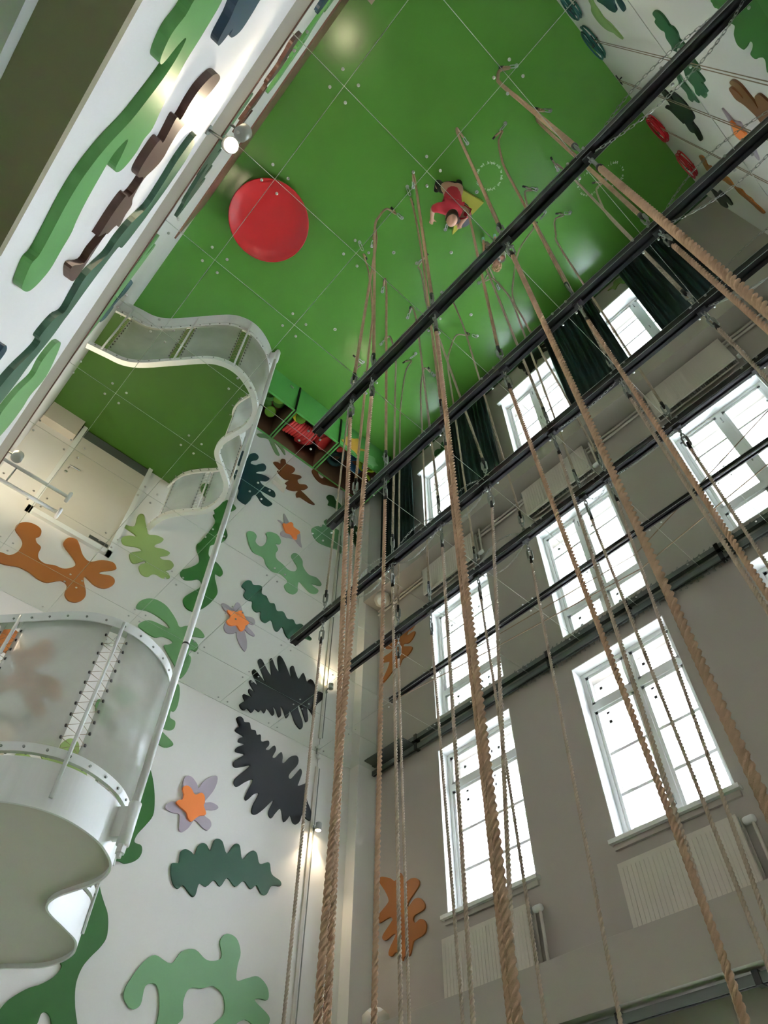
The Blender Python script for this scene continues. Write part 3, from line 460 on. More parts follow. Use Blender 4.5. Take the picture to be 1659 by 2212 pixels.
(3, 0.055, 3.927, (-0.024, 3.933, 3.7), (-0.35, 4.46)),
(3, -0.971, 3.943, (-0.979, 3.945, 1.66), (-0.9, 4.5)),
(4, 4.679, 4.922, (4.578, 4.983, 4.8), (4.12, 5.15)),
(4, 4.014, 4.899, (3.918, 4.975, 4.94), (4.23, 5.9)),
(4, 3.1, 4.887, (3.021, 4.914, 5.14), (2.78, 5.94)),
(4, 2.245, 4.914, (2.332, 4.836, 5.3), (2.6, 4.54)),
(4, 1.316, 4.914, (1.242, 4.915, 5.22), (1.86, 5.02)),
(4, 0.948, 4.938, (1.136, 4.895, 5.02), (-0.17, 4.95)),
(4, -0.023, 4.903, (-0.038, 4.905, 2.52), (-0.54, 5.36)),
(4, -1.005, 4.977, (-1.005, 4.795, 0.6), (-1.5, 5.4)),
]}
OUT = BD['D']
floor_plate = MB().lathe((0, 0, 0), (0, 0, 1), [(.032, 0), (.032, .003), (.026, .005), (.010, .006)], 16).smooth().mesh('anchor_plate', M['steel'])
def anchor(ia, ja, label, ring=True, group='floor anchors'):
    o = tag(empty('floor_anchor', P(ia, ja, 9.0)), label, 'anchor', group)
    put('plate', floor_plate, P(ia, ja, 9.0), o)
    if ring: MB().tube([P(ia, ja, 9)+Vector((.018*math.cos(t), 0, .006+.03*math.sin(t))) for t in np.linspace(0, math.pi, 9)], .004, 6).smooth().build('eye', M['steel'], o)
    else: MB().box(P(ia, ja, 9)+Vector((-.014, -.004, .004)), P(ia, ja, 9)+Vector((.014, .004, .008))).build('slot', M['dark'], o)
    return o
cnt = {}
RJ = {1: .0175, 2: .0170, 3: .0160, 4: .0150}
for (g, i0, j0, ex, an) in BD['ropes']:
    q = cnt.get(g, 0); cnt[g] = q+1
    j = g+1.0-.01; top = P(i0, j, RAIL[g][3])
    lab = '%s from the far wall on the %s' % (ORD[q], rail_name[g])
    r = tag(empty('climbing_rope', top), 'twisted climbing rope, '+lab, 'rope', 'climbing ropes hung from the ceiling rails')
    MB().gbox((i0-.05, j-.03, RAIL[g][3]-.012), (i0+.05, j+.03, RAIL[g][3]+.035)).build('trolley', M['bsleeve'], r)
    side = Vector((math.cos(.7+q), math.sin(.7+q), 0))
    hardware(r, top-Zu*.02, Zu, side, 'snap_hook', M['dsteel'])
    R = RJ[g]*(1.4 if (g, q) == (1, 4) else 1.2 if (g, q) == (2, 5) else 1); st = top-Zu*.325
    MB().tube([st+Zu*.055, st-Zu*.005, st-Zu*.05], [.012, R*.98, R*1.06], 12).smooth().build('black_sleeve', M['bsleeve'], r)
    e = P(*ex)
    if ex[2] < 2: e = P(i0, j, 4.0)
    A = P(an[0], an[1], 8.93); d = A-e; d.z = 0
    low = e+Vector((0, 0, 0)); zz = max(1.35, 0)
    hdir = d.normalized() if d.length > 1e-3 else Xu
    path = [st-Zu*.03, st.lerp(e, .5), e]
    if e.z > 2.6: path.append(e+(e-st).normalized()*(e.z-2.2)*.98)
    lastp = path[-1]; d = A-lastp; d.z = 0
    z0 = lastp.z
    path += [lastp+d*.12+Vector((0, 0, -(z0-1.05)*.62)), lastp+d*.38+Vector((0, 0, .60-z0)), lastp+d*.72+Vector((0, 0, .26-z0)), A-d.normalized()*.24+Zu*.10]
    end = path[-1]
    me = rope_mesh([tuple(p) for p in path], R, R*5.2, 'rope', M['rope1'] if g <= 2 else M['rope2'], top)
    o = bpy.data.objects.new('rope', me); COL.objects.link(o); o.parent = r
    up = (end-A).normalized(); sd = up.orthogonal().normalized()
    MB().tube([end+up*.05, end-up*.01, end-up*.06], [R*1.06, R*.98, .012], 10).smooth().build('lower_sleeve', M['bsleeve'], r)
    MB().tube(stadium(A+up*.07, up, sd, .07, .022, 8), .008, 8, closed=True).smooth().build('lower_hook', M['steel'], r)
    anchor(an[0], an[1], 'steel floor anchor of the %s rope on the %s' % (ORD[q], rail_name[g]))
for q, (a, b) in enumerate(((2.69, 3.09), (1.81, 4.05), (2.51, 5.44), (4.99, 3.27), (1.64, 5.46), (.55, 3.55), (3.35, 5.2), (2.0, 4.6))):
    anchor(a, b, 'bare slotted steel plate in the green floor, %s of the unused ones' % ORD[q], False, 'unused floor plates')
# safety chains slung along the rails
def chain(p0, p1, sag, label, step=.034, lr=.0022):
    p0, p1 = Vector(p0), Vector(p1); mb = MB(); L = (p1-p0).length*1.06; n = max(6, int(L/step))
    pts = [p0.lerp(p1, t)-Zu*sag*4*t*(1-t) for t in np.linspace(0, 1, n+1)]
    for q in range(n):
        u = (pts[q+1]-pts[q]); c = (pts[q+1]+pts[q])/2; ln = u.length; u.normalize()
        s = u.cross(Zu).normalized() if q % 2 else u.cross(u.cross(Zu)).normalized()
        mb.tube(stadium(c, u, s, ln*.62, .008, 3), lr, 4, closed=True)
    return tag(mb.build('safety_chain', M['dsteel'], None, p0), label, 'chain', 'slack chains along the rails')
for (g, a, b, sag, lab) in ((3, 4.55, 3.74, .16, 'thin steel chain sagging beside the second rope of the middle rail'), (3, 3.70, 2.83, .17, 'thin steel chain between the second and third ropes of the middle rail'),
        (3, 2.79, 2.01, .16, 'thin steel chain between the third and fourth ropes of the middle rail'), (4, 3.08, 2.26, .17, 'thin steel chain between the third and fourth ropes of the fourth rail'),
        (4, 1.30, .97, .13, 'short steel chain loop between the fifth and sixth ropes of the fourth rail'), (4, .93, 0.0, .05, 'thin steel chain stretched between the sixth and seventh ropes of the fourth rail'),
        (2, -1.2, -2.62, .30, 'thin steel chain sagging at the back wall end of the second rail'), (1, -1.15, -2.60, .30, 'thin steel chain sagging at the back wall end of the rail nearest the left wall'),
        (3, -1.05, -2.5, .25, 'thin steel chain sagging at the back wall end of the middle rail'), (3, .9, .1, .05, 'thin steel chain stretched between the fifth and sixth ropes of the middle rail')):
    j = g+1.0; chain(P(a, j-.01, .075), P(b, j-.01, .075), sag, lab)
tag(MB().tube([P(5.9, 5.98, .05), P(3.9, 6.2, .10), P(1.51, 6.43, .14), P(-.476, 5.98, .32), P(-2.6, 5.5, .5)], .006, 6).smooth().build('cord', M['cord'], None), 'thin brown cord strung below the mirror from the rail nearest the windows', 'cord')

# ------------------------------------------------------------------ wall cut-outs
def leaf3(plane, pts, thick, off=0.0):
    c = catmull(pts, 4)
    if plane == 'F': return [Vector((T*XF-off, a, z)) for a, z in c], Vector((-thick, 0, 0))
    if plane == 'B': return [Vector((T*XB+off, a, z)) for a, z in c], Vector((thick, 0, 0))
    if plane == 'W': return [Vector((a, -T*YW+off, z)) for a, z in c], Vector((0, thick, 0))
    if plane == 'L': return [Vector((a, -T*YL-off, z)) for a, z in c], Vector((0, -thick, 0))
    if plane == 'X': return [Vector((T*6.83-off, a, z)) for a, z in c], Vector((-thick, 0, 0))
def cutout(key, plane, m, label, thick=.018, cat='wall decoration', name='leaf_cutout'):
    poly, off = leaf3(plane, OUT[key], thick); c = sum(poly, Vector())/len(poly)
    return tag(MB().prism(poly, off).build(name, m, None, c), label, cat)
LV = [('ochre_branch','F',(168,100,38),'large ochre branching cut-out on the far wall above the balcony'),
('lime_leaf','F',(148,172,100),'lime green lobed leaf cut-out beside the balcony door'),
('tall_green_plant','F',(46,104,36),'tall dark green plant cut-out rising behind the round balcony'),
('pale_frond','F',(108,156,98),'pale green frond cut-out just under the ceiling behind the balcony pole'),
('caterpillar_leaf','F',(36,84,58),'dark green caterpillar shaped leaf cut-out on the far wall'),
('pale_branch','F',(120,170,118),'pale green branching coral cut-out on the far wall below the caterpillar leaf'),
('teal_coral','F',(14,54,60),'dark teal fingered leaf cut-out low on the far wall'),
('brown_oak_leaf','F',(112,60,26),'brown oak like leaf cut-out above the storage boxes'),
('brown_curl','F',(104,56,26),'brown curled leaf cut-out touching the rim of the storage boxes'),
('sage_fern','F',(120,155,104),'sage green fingered leaf cut-out at the left end of the storage boxes'),
('mint_cactus','F',(104,150,104),'muted mint cactus cut-out near the corner pillar'),
('green_snake_leaf','F',(36,88,34),'slim dark green leaf cut-out by the corner pillar'),
('black_fern','F',(24,24,28),'large black feathery fern cut-out high on the far wall'),
('w_ochre_leaf','W',(168,98,30),'ochre lobed leaf cut-out on the window wall beside the corner window'),
('w_lime','W',(120,150,70),'small olive green leaf cut-out low on the window wall below the end window'),
('w_black','W',(24,26,28),'black leaf cut-out below the middle lower window'),
('w_green','W',(38,105,46),'green leaf cut-out below the lower window next to the corner'),
('l_green','L',(96,160,84),'very long bright green blade cut-out with a side shoot on the left wall'),
('l_brown','L',(92,62,52),'long dark brown jagged leaf cut-out on the left wall'),
('l_navy','L',(34,62,84),'navy blue forked leaf cut-out on the left wall'),
('l_moss','L',(62,100,76),'long moss green stem cut-out on the left wall below the ceiling'),
('l_frond','L',(116,168,102),'light green ribbed frond cut-out on the left wall towards the balcony'),
('l_blue','L',(20,72,92),'small teal blue leaf cut-out low on the left wall'),
('l_steel_blue','L',(52,92,102),'steel blue slender leaf cut-out on the left wall above the balcony'),
('b_green_fern','B',(40,92,56),'dark green jagged fern cut-out on the back wall'),
('b_green_sliver','B',(40,92,56),'narrow dark green leaf sliver beside the fern on the back wall'),
('b_black','B',(28,38,36),'blackish green three fingered leaf cut-out on the back wall above the red coils'),
('b_big_green','B',(44,106,30),'big mid green lobed leaf cut-out high on the back wall'),
('b_brown','B',(118,72,32),'brown forked leaf cut-out high on the back wall'),
('b_ochre','B',(176,108,46),'long ochre wavy stem cut-out on the back wall near the window wall'),
('b_charcoal','B',(60,70,66),'charcoal grey leaf cut-out low on the back wall by the corner'),
('b_light','B',(140,175,104),'light green slender leaf cut-out above the teal coil on the back wall'),
('b_teal','B',(22,70,78),'broad teal leaf cut-out on the back wall'),
('b_teal2','B',(22,70,78),'narrow teal leaf cut-out next to the broad teal one on the back wall'),
('b_teal3','B',(20,56,72),'small blue leaf cut-out low on the back wall at the floor')]
for key, pl, c, lab in LV: cutout(key, pl, leafm(key, c), lab, .034 if pl == 'L' else .018)
def flower(pk, ck, plane, label):
    p1, off = leaf3(plane, OUT[pk], .016); c = sum(p1, Vector())/len(p1)
    f = tag(empty('flower_cutout', c), label, 'wall decoration')
    MB().prism(p1, off).build('petals', leafm('lilac', (190, 178, 190)), f)
    p2, off2 = leaf3(plane, OUT[ck], .022, .016); MB().prism(p2, off2).build('centre', leafm('orange', (250, 138, 66)), f)
flower('flower_a_petals', 'flower_a_core', 'F', 'lilac and orange flower cut-out above the caterpillar leaf')
flower('flower_b_petals', 'flower_b_core', 'F', 'lilac and orange flower cut-out lower on the far wall beside the mint cactus')
flower('b_flower_petals', 'b_flower_core', 'B', 'lilac and orange flower cut-out on the back wall below the brown forked leaf')

# ------------------------------------------------------------------ balcony
OL = [(5.36,-.67),(5.30,-.38),(5.24,-.13),(5.08,.10),(4.69,.47),(4.36,.79),(4.23,1.02),(4.20,1.25),(4.26,1.48),(4.38,1.69),(4.58,1.87),(4.79,1.94),(5.01,1.93),(5.22,1.87),(5.45,1.82),(5.66,1.87),(5.88,2.12),(6.04,2.31),(6.19,2.40),(6.38,2.46),(6.63,2.46),(6.89,2.37),(7.15,2.13),(7.4,1.95),(7.65,1.88),(7.87,1.86)]
oc = catmull(OL, 6, False)
def inset(pts, d):
    out = []
    for q in range(len(pts)):
        a = pts[max(q-1, 0)]; b = pts[min(q+1, len(pts)-1)]; t = (b-a)/np.linalg.norm(b-a); out.append(pts[q]+d*np.array((t[1], -t[0]))*-1)
    return out
# outward normal is on the camera side (smaller i); inset moves towards the wall corner
inn = inset(oc, -.02); inn2 = inset(oc, -.05)
bal = tag(empty('balcony', P(6.2, .8, 4.45)), 'white kidney shaped balcony with green deck and milky sheet guard in the far left corner', 'balcony')
def ribbon(a, b, k0, k1):
    mb = MB(); n = len(a)
    vs = [P(p[0], p[1], k) for k in (k0, k1) for p in list(a)] + [P(p[0], p[1], k) for k in (k0, k1) for p in list(b)]
    fs = []
    for q in range(n-1):
        fs += [(q, q+1, n+q+1, n+q), (2*n+q, 3*n+q, 3*n+q+1, 2*n+q+1), (q, 2*n+q, 2*n+q+1, q+1), (n+q, n+q+1, 3*n+q+1, 3*n+q)]
    fs += [(0, n, 3*n, 2*n), (n-1, 2*n-1+2*n, 2*n-1, n-1)[:3] if False else (n-1, 3*n-1, 4*n-1, 2*n-1)]
    return mb.add(vs, fs)
poly = [P(p[0], p[1], 4.12) for p in inn]+[P(XF, YL, 4.12)]
MB().prism(poly, (0, 0, -T*.27)).build('slab', M['cream'], bal)
poly = [P(p[0], p[1], 4.10) for p in inn]+[P(XF, YL, 4.10)]
MB().prism(poly, (0, 0, -T*.018)).build('deck', M['deck'], bal)
ribbon(oc, inn, 4.08, 4.43).build('fascia', M['white'], bal)
ribbon(inset(oc, .006), inset(oc, -.03), 3.97, 4.045).build('lower_rail', M['white'], bal)
ribbon(inset(oc, .01), inset(oc, -.075), 2.64, 2.74).build('top_rail', M['white'], bal)
# posts and sheets
arc = np.concatenate([[0], np.cumsum([np.linalg.norm(oc[q+1]-oc[q]) for q in range(len(oc)-1)])])
ocA = np.array(oc)
def atarc(s): return np.array([np.interp(s, arc, ocA[:, 0]), np.interp(s, arc, ocA[:, 1])])
def near(p): return arc[int(np.argmin([np.linalg.norm(q-np.array(p)) for q in oc]))]
PO = sorted(near(p) for p in ((5.33,-.5),(4.78,.38),(4.21,1.12),(4.79,1.94),(5.55,1.84),(6.15,2.38),(7.0,2.27),(7.72,1.87)))
for s in PO:
    p = atarc(s); MB().tube([P(p[0]-.012, p[1]+.012, 4.34), P(p[0]-.012, p[1]+.012, 2.66)], .013, 8).smooth().build('post', M['white'], bal)
for s0, s1 in zip(PO[:-1], PO[1:]):
    ss = np.linspace(s0+.075, s1-.075, max(6, int((s1-s0)/.06))); pp_ = [atarc(s) for s in ss]
    ni = [p+np.array((.006, -.006))*0 for p in pp_]
    mb = MB(); n = len(pp_); vs = [P(p[0], p[1], k) for k in (2.735, 3.36, 3.985) for p in pp_]
    fs = [(r_*n+q, r_*n+q+1, (r_+1)*n+q+1, (r_+1)*n+q) for r_ in range(2) for q in range(n-1)]
    sh = mb.add(vs, fs).smooth().build('guard_sheet', M['sheet'], bal); so = sh.modifiers.new('thickness', 'SOLIDIFY'); so.thickness = .002
    ey = MB(); lc = MB()
    for s, e in ((ss[0]+.02, s0), (ss[-1]-.02, s1)):
        p = atarc(s); pe = atarc(e)
        for k in np.linspace(2.85, 3.88, 11):
            c = P(p[0]-.004, p[1]+.004, k); ey.lathe(c, (-1, -1, 0), [(.011, -.004), (.011, .004)], 8)
            lc.tube([c, P(pe[0]-.012, pe[1]+.012, k+.05), P(p[0], p[1], k+.10)], .002, 4)
    ey.build('eyelets', M['bsleeve'], sh)['kind'] = 'stuff'; lc.build('lacing', M['cord'], sh)['kind'] = 'stuff'
bo = MB()
for s in np.arange(.1, arc[-1], .165):
    p = atarc(s); q = inset(oc, .0)
    for k in (2.70, 4.01):
        e = atarc(min(s+.01, arc[-1]))-atarc(max(s-.01, 0)); e /= np.linalg.norm(e); nn = np.array((e[1], -e[0]))*-1
        c = P(p[0]+nn[0]*.006, p[1]+nn[1]*.006, k); dv = P(nn[0], nn[1], 0)-P(0, 0, 0)
        bo.lathe(c, dv, [(.008, -.004), (.008, .006), (.004, .008)], 8)
        bo.lathe(c, -dv, [(.008, -.01), (.008, .07), (.004, .072)], 8)
bo.build('bolts', M['dsteel'], bal)['kind'] = 'stuff'
# tension pole through a bracket on the fascia
PI, PJ = 4.345, 1.815
pole = MB().tube([P(PI, PJ, 4.3), P(PI, PJ, .0)], .027, 14).smooth().build('pole', M['white'], bal)
MB().tube([P(PI, PJ, 2.42), P(PI, PJ, 2.40)], .0285, 14).build('joint_ring', M['dark'], pole)
MB().tube([P(PI, PJ, 4.39), P(PI, PJ, 4.06)], .040, 16).smooth().build('bracket_sleeve', M['white'], bal)
MB().obox(P(PI+.06, PJ-.05, 4.22), (P(.06, -.05, 0)-P(0, 0, 0)), (P(.028, .03, 0)-P(0, 0, 0)), (0, 0, T*.12)).build('bracket', M['white'], bal)
MB().lathe(P(PI, PJ, 4.39), (0, 0, -1), [(.030, 0), (.030, .05), (.016, .052), (.016, .075), (.008, .078)], 6).build('nut', M['white'], bal)

# ------------------------------------------------------------------ door and wall things by the balcony
d1 = empty('door_1', P(XF-.02, .7, 4.1)); struct(d1, 'white door on the balcony')
MB().gbox((XF-.045, .06, 1.66), (XF-.01, 1.36, 4.04)).build('door_leaf', M['cream'], d1)
for q in (((XF-.07, -.02, 1.56), (XF, .06, 4.1)), ((XF-.07, 1.36, 1.56), (XF, 1.44, 4.1)), ((XF-.07, -.02, 1.56), (XF, 1.44, 1.66))): MB().gbox(*q).build('frame', M['white'], d1)
MB().gbox((XF-.05, .06, 3.82), (XF-.045, 1.36, 4.05)).build('kick_plate', M['railgrey'], d1)
MB().gbox((XF-.06, 1.0, 1.70), (XF-.045, 1.34, 1.76)).build('door_closer', M['railgrey'], d1)
MB().tube([P(XF-.045, .16, 2.89), P(XF-.12, .16, 2.89), P(XF-.125, .2, 2.89), P(XF-.12, .34, 2.9)], .010, 8).smooth().build('handle', M['steel'], d1)
MB().lathe(P(XF-.045, .16, 2.78), (-1, 0, 0), [(.022, 0), (.022, .012), (.018, .015)], 14).smooth().build('lock', M['steel'], d1)
tag(MB().gbox((XF-.16, YL+.01, 3.62), (XF, -.04, 4.10)).build('plinth_box', M['cream'], None, P(XF-.08, -.35, 4.1)), 'cream low box beside the balcony door', 'box')
rd = tag(empty('ceiling_rod', P(5.87, -.15, .2)), 'white round rod under the ceiling above the balcony ending in a disc', 'rod')
MB().tube([P(5.87, YL, .17), P(5.87, .29, .17)], .018, 12).smooth().build('rod', M['white'], rd)
MB().lathe(P(5.87, .27, .17), (0, -1, 0), [(.055, 0), (.062, .012), (.062, .03), (.05, .036)], 20).smooth().build('end_disc', M['white'], rd)
MB().tube([P(5.87, -.4, .17), P(5.87, -.4, 0)], .008, 8).build('hanger', M['steel'], rd)
def spot(name, loc, aim, energy, size, label, arm=None, r=.055, blend=.6, ls=.04):
    o = tag(empty(name, loc), label, 'lamp'); aim = Vector(aim).normalized(); loc = Vector(loc)
    MB().lathe(loc-aim*.07, aim, [(r*.6, -.012), (r, 0), (r, .085), (r*.9, .088)], 22).smooth().build('housing', M['lamp'], o)
    MB().lathe(loc+aim*.0185, aim, [(r*.86, 0), (r*.86, .002)], 22).build('lens', M['lens'], o)
    if arm is not None:
        MB().tube([loc-aim*.05, loc.lerp(Vector(arm), .5), Vector(arm)], .010, 8).smooth().build('arm', M['dsteel'], o)
        MB().lathe(Vector(arm), (loc-Vector(arm)).normalized(), [(.035, -.01), (.035, .015)], 16).build('base', M['dsteel'], o)
    ld = bpy.data.lights.new(name, 'SPOT'); ld.energy = energy; ld.color = (1, .80, .55); ld.spot_size = math.radians(size); ld.spot_blend = blend; ld.shadow_soft_size = ls
    lo = bpy.data.objects.new('light', ld); COL.objects.link(lo); lo.parent = o; lo.location = aim*.04
    lo.rotation_euler = aim.to_track_quat('-Z', 'Y').to_euler()
    return o
spot('wall_spotlight', P(.95, -.45, .35), (-.35, -.18, -1), 45, 120, 'lit round spotlight on the left wall under the ceiling', P(1.0, YL, .28))
spot('wall_spotlight', P(6.0, -.48, .5), (.25, .05, -1), 60, 130, 'round spotlight on the left wall above the balcony', P(6.1, YL, .55))
spot('wall_spotlight', P(7.72, 6.09, 1.40), (0.05, 0, -1), 15, 95, 'small cylinder downlight on the far wall cable duct', P(XF, 6.09, 1.33), r=.04)
# cable duct on the far wall
cd = tag(empty('cable_duct', P(XF-.02, 6.05, 9.0)), 'thin white cable duct running up the far wall by the corner', 'duct')
MB().gbox((XF-.03, 6.02, .28), (XF, 6.07, 7.8)).build('duct', M['cream'], cd)
MB().tube([P(XF-.03, 6.095, .30), P(XF-.03, 6.095, 7.8)], .007, 6).build('cable', M['dsteel'], cd)
MB().tube([P(XF-.02, 6.05, .28), P(XF-.03, 6.045, .1)], .003, 5).build('lead', M['dsteel'], cd)
sn = tag(empty('sensor', P(7.82, 6.04, .08)), 'small white sensor on the far wall at the ceiling', 'sensor')
MB().lathe(P(7.86, 6.04, .085), (-1, 0, -.3), [(.02, 0), (.036, .012), (.036, .03), (.02, .05)], 16).smooth().build('body', M['white'], sn)
MB().tube([P(7.84, 6.0, .0), P(7.84, 6.0, .05)], .01, 8).build('stem', M['dsteel'], sn)
el = tag(empty('emergency_light', P(XF-.05, 4.15, 6.24)), 'slanted pale box lamp low on the far wall above the storage boxes', 'box')
MB().obox(P(XF-.07, 4.15, 6.24), (.03, -.01, .02), (-.01, .14, -.02), (.02, 0, .045)).build('body', M['cream'], el)
sp = tag(empty('speaker', P(7.25, 6.98, 3.98)), 'rounded cream loudspeaker on the ledge beside the corner pillar', 'speaker')
MB().lathe(P(7.25, 6.95, 3.98), (-.3, .35, .8), [(.05, 0), (.12, .02), (.15, .08), (.14, .16), (.09, .20)], 8).smooth().build('body', M['cream'], sp)
MB().lathe(P(7.25, 6.95, 3.98)+Vector((-.3, .35, .8)).normalized()*.2, (-.3, .35, .8), [(.085, 0), (.07, .012)], 8).build('grille', M['white'], sp)

# ------------------------------------------------------------------ storage boxes along the far wall
box_of = {}
for q, (j0, j1, mm, nm) in enumerate(((2.15, 3.64, 'boxbrown', 'left'), (3.64, 5.02, 'boxbrown', 'middle'), (5.02, 6.76, 'boxbrown', 'right'))):
    b = tag(empty('storage_box', P(7.35, (j0+j1)/2, 9.0)), ('green fronted storage box, %s of the three along the far wall' % nm), 'storage box', 'storage boxes')
    e = .02
    MB().gbox((6.81, j0+e, 7.85), (6.84, j1-e, 9.0)).build('front', M['boxgreen'], b)
    MB().gbox((6.84, j0+e, 7.87), (7.87, j0+e+.03, 9.0)).build('side', M[mm], b)
    MB().gbox((6.84, j1-e-.03, 7.87), (7.87, j1-e, 9.0)).build('side', M[mm], b)
    MB().gbox((7.83, j0+e, 7.87), (7.87, j1-e, 9.0)).build('back', M[mm], b)
    MB().gbox((6.84, j0+e, 8.85), (7.83, j1-e, 8.9)).build('bottom', M[mm], b)
    mb = MB()
    for z in (((6.80, j0+e, 7.835), (6.85, j1-e, 7.85)), ((7.82, j0+e, 7.835), (7.87, j1-e, 7.85)), ((6.85, j0+e, 7.835), (7.82, j0+e+.035, 7.85)), ((6.85, j1-e-.035, 7.835), (7.82, j1-e, 7.85))): mb.gbox(*z)
    mb.build('rim', M['boxgreen'], b)
    MB().gbox((6.785, j1-e-.02, 7.84), (6.81, j1-e+.02, 9.0)).build('post', M['dark'], b)
    MB().gbox((6.79, j1-.3, 8.72), (6.81, j1-.2, 8.78)).build('catch', M['steel'], b)
poly, off = leaf3('X', OUT['box_orange'], .012, .016); tag(MB().prism(poly, off).build('leaf_cutout', leafm('bo', (225, 170, 70)), None, sum(poly, Vector())/len(poly)), 'yellow orange leaf cut-out on the front of the right storage box', 'wall decoration')
poly, off = leaf3('X', OUT['box_pale'], .012, .016); tag(MB().prism(poly, off).build('leaf_cutout', leafm('bp', (140, 195, 130)), None, sum(poly, Vector())/len(poly)), 'pale green leaf cut-out on the front of the right storage box', 'wall decoration')
disc_cache = {}
def disc(c, axis, r, h, m, label, group):
    key = (r, h, m)
    me = MB().lathe((0, 0, 0), (0, 0, 1), [(r*.9, -h/2), (r, -h/2+.006), (r, h/2-.006), (r*.9, h/2)], 24).smooth().mesh('foam_disc', M[m]) if key not in disc_cache else disc_cache[key]
    disc_cache[key] = me
    o = put('foam_disc', me, c); o.rotation_euler = Vector(axis).to_track_quat('Z', 'Y').to_euler(); return tag(o, label, 'foam disc', group)
for q in range(10):
    t = q/9; disc(P(7.40-.03*math.sin(3*t), 3.86+.66*t, 8.16+.10*t), (.12, -1, .35-.3*t), .19, .058, 'redf', '%s red foam disc from the left in the slanted stack of the middle box' % ORD[q], 'red foam discs')
disc(P(7.62, 4.45, 8.35), (.5, -.3, .8), .2, .055, 'redf', 'red foam disc lying behind the slanted stack in the middle box', 'red foam discs')
for q in range(4): disc(P(7.22, 4.72+.05*q, 8.20+.06*(3-q)), (-.15, -.55, .8), .185, .055, 'redf', '%s red foam disc from the bottom in the round pile at the right of the middle box' % ORD[3-q] if False else '%s red foam disc of the pile at the right end of the middle box' % ORD[q], 'red foam discs')
for q in range(3): disc(P(7.02, 3.80+.03*q, 8.10+.06*(2-q)), (-.2, .5, .8), .125, .03, 'yelf', '%s yellow foam disc of the small pile in the middle box' % ORD[q], 'yellow foam discs')
disc(P(7.0, 3.92, 8.04), (-.2, .5, .8), .11, .03, 'grnf', 'green foam disc on top of the yellow pile in the middle box', 'green foam discs')
gp = [(7.05, 2.95, 8.25), (7.0, 3.22, 8.15), (7.18, 3.32, 8.35), (7.30, 2.85, 8.35), (7.42, 3.1, 8.45), (7.5, 3.3, 8.3), (7.2, 3.08, 8.45)]
for q, g in enumerate(gp): disc(P(*g), (random.uniform(-.5, .3), random.uniform(-.4, .4), .8), .115, .05, 'grnf' if q % 2 else 'dgrnf', '%s green foam disc in the left storage box' % ORD[q], 'green foam discs')
def coil_tube(c, r, tr, n, m, label, group, jit=.02, axis=(0, 0, 1), name='foam_coil'):
    pts = []; d = Vector(axis).normalized(); u = d.orthogonal().normalized(); w = d.cross(u)
    for t in np.linspace(0, n*2*math.pi, int(n*18)): pts.append(Vector(c)+d*(t/(2*math.pi)*tr*1.9)+(u*math.cos(t)+w*math.sin(t))*(r+jit*math.sin(3*t)))
    return tag(MB().tube(pts, tr, 7).smooth().build(name, M[m], None, c), label, 'foam coil', group)
coil_tube(P(7.25, 5.95, 8.6), .16, .022, 7, 'bluef', 'blue coiled foam tube in the right storage box', None)
coil_tube(P(7.05, 6.1, 8.4), .10, .024, 4, 'limef', 'lime green coiled foam tube at the front of the right storage box', None, .03, (.2, .3, .8))
coil_tube(P(7.2, 6.45, 8.3), .12, .026, 4, 'limef', 'lime green coiled foam tube at the wall end of the right storage box', None, .035, (-.3, .2, .8))
coil_tube(P(7.45, 5.4, 8.5), .15, .05, 2.5, 'dteal', 'dark teal thick foam coil at the left of the right storage box', None, .01)
disc(P(7.1, 5.3, 8.2), (.3, -.5, .8), .10, .05, 'redf', 'red foam disc in the corner of the right storage box', 'red foam discs')

# ------------------------------------------------------------------ things on the floor
dc = P(4.0, .58, 9.0); rb = tag(empty('spinning_dish', dc), 'large round red plastic dish lying on the green floor', 'dish')
MB().lathe(dc, (0, 0, 1), [(.30, 0), (.50, .03), (.66, .10), (.70, .155), (.695, .165), (.675, .165), (.64, .135), (.5, .085), (.3, .06), (.05, .055)], 64).smooth().build('dish', M['red'], rb)
MB().tube([dc+Vector((.69*math.cos(t), .69*math.sin(t), .163)) for t in np.linspace(0, 2*math.pi, 64, endpoint=False)], .012, 8, closed=True).smooth().build('rim', M['red'], rb)
# wedge mat and round seat
mt = tag(empty('floor_mat', P(1.0, 3.58, 9.0)), 'yellow triangular vinyl mat under the grey round seat', 'mat')
MB().prism([P(.72, 3.22, 9.0), P(.58, 3.78, 9.0), P(1.50, 3.76, 9.0)], (0, 0, .14)).build('wedge', M['yelmat'], mt)
sc_ = P(1.04, 3.54, 9.0)+Vector((0, 0, .14)); st_ = tag(empty('round_seat', sc_), 'grey drum shaped seat with dark bands on the yellow mat', 'seat')
MB().lathe(sc_, (0, 0, 1), [(.158, 0), (.158, .40), (.15, .41)], 28).smooth().build('drum', M['greyvinyl'], st_)
for z in (.06, .16, .26): MB().lathe(sc_, (0, 0, 1), [(.1605, z), (.1605, z+.03)], 28).build('band', M['yelmat'] if z == .16 else M['dark'], st_)
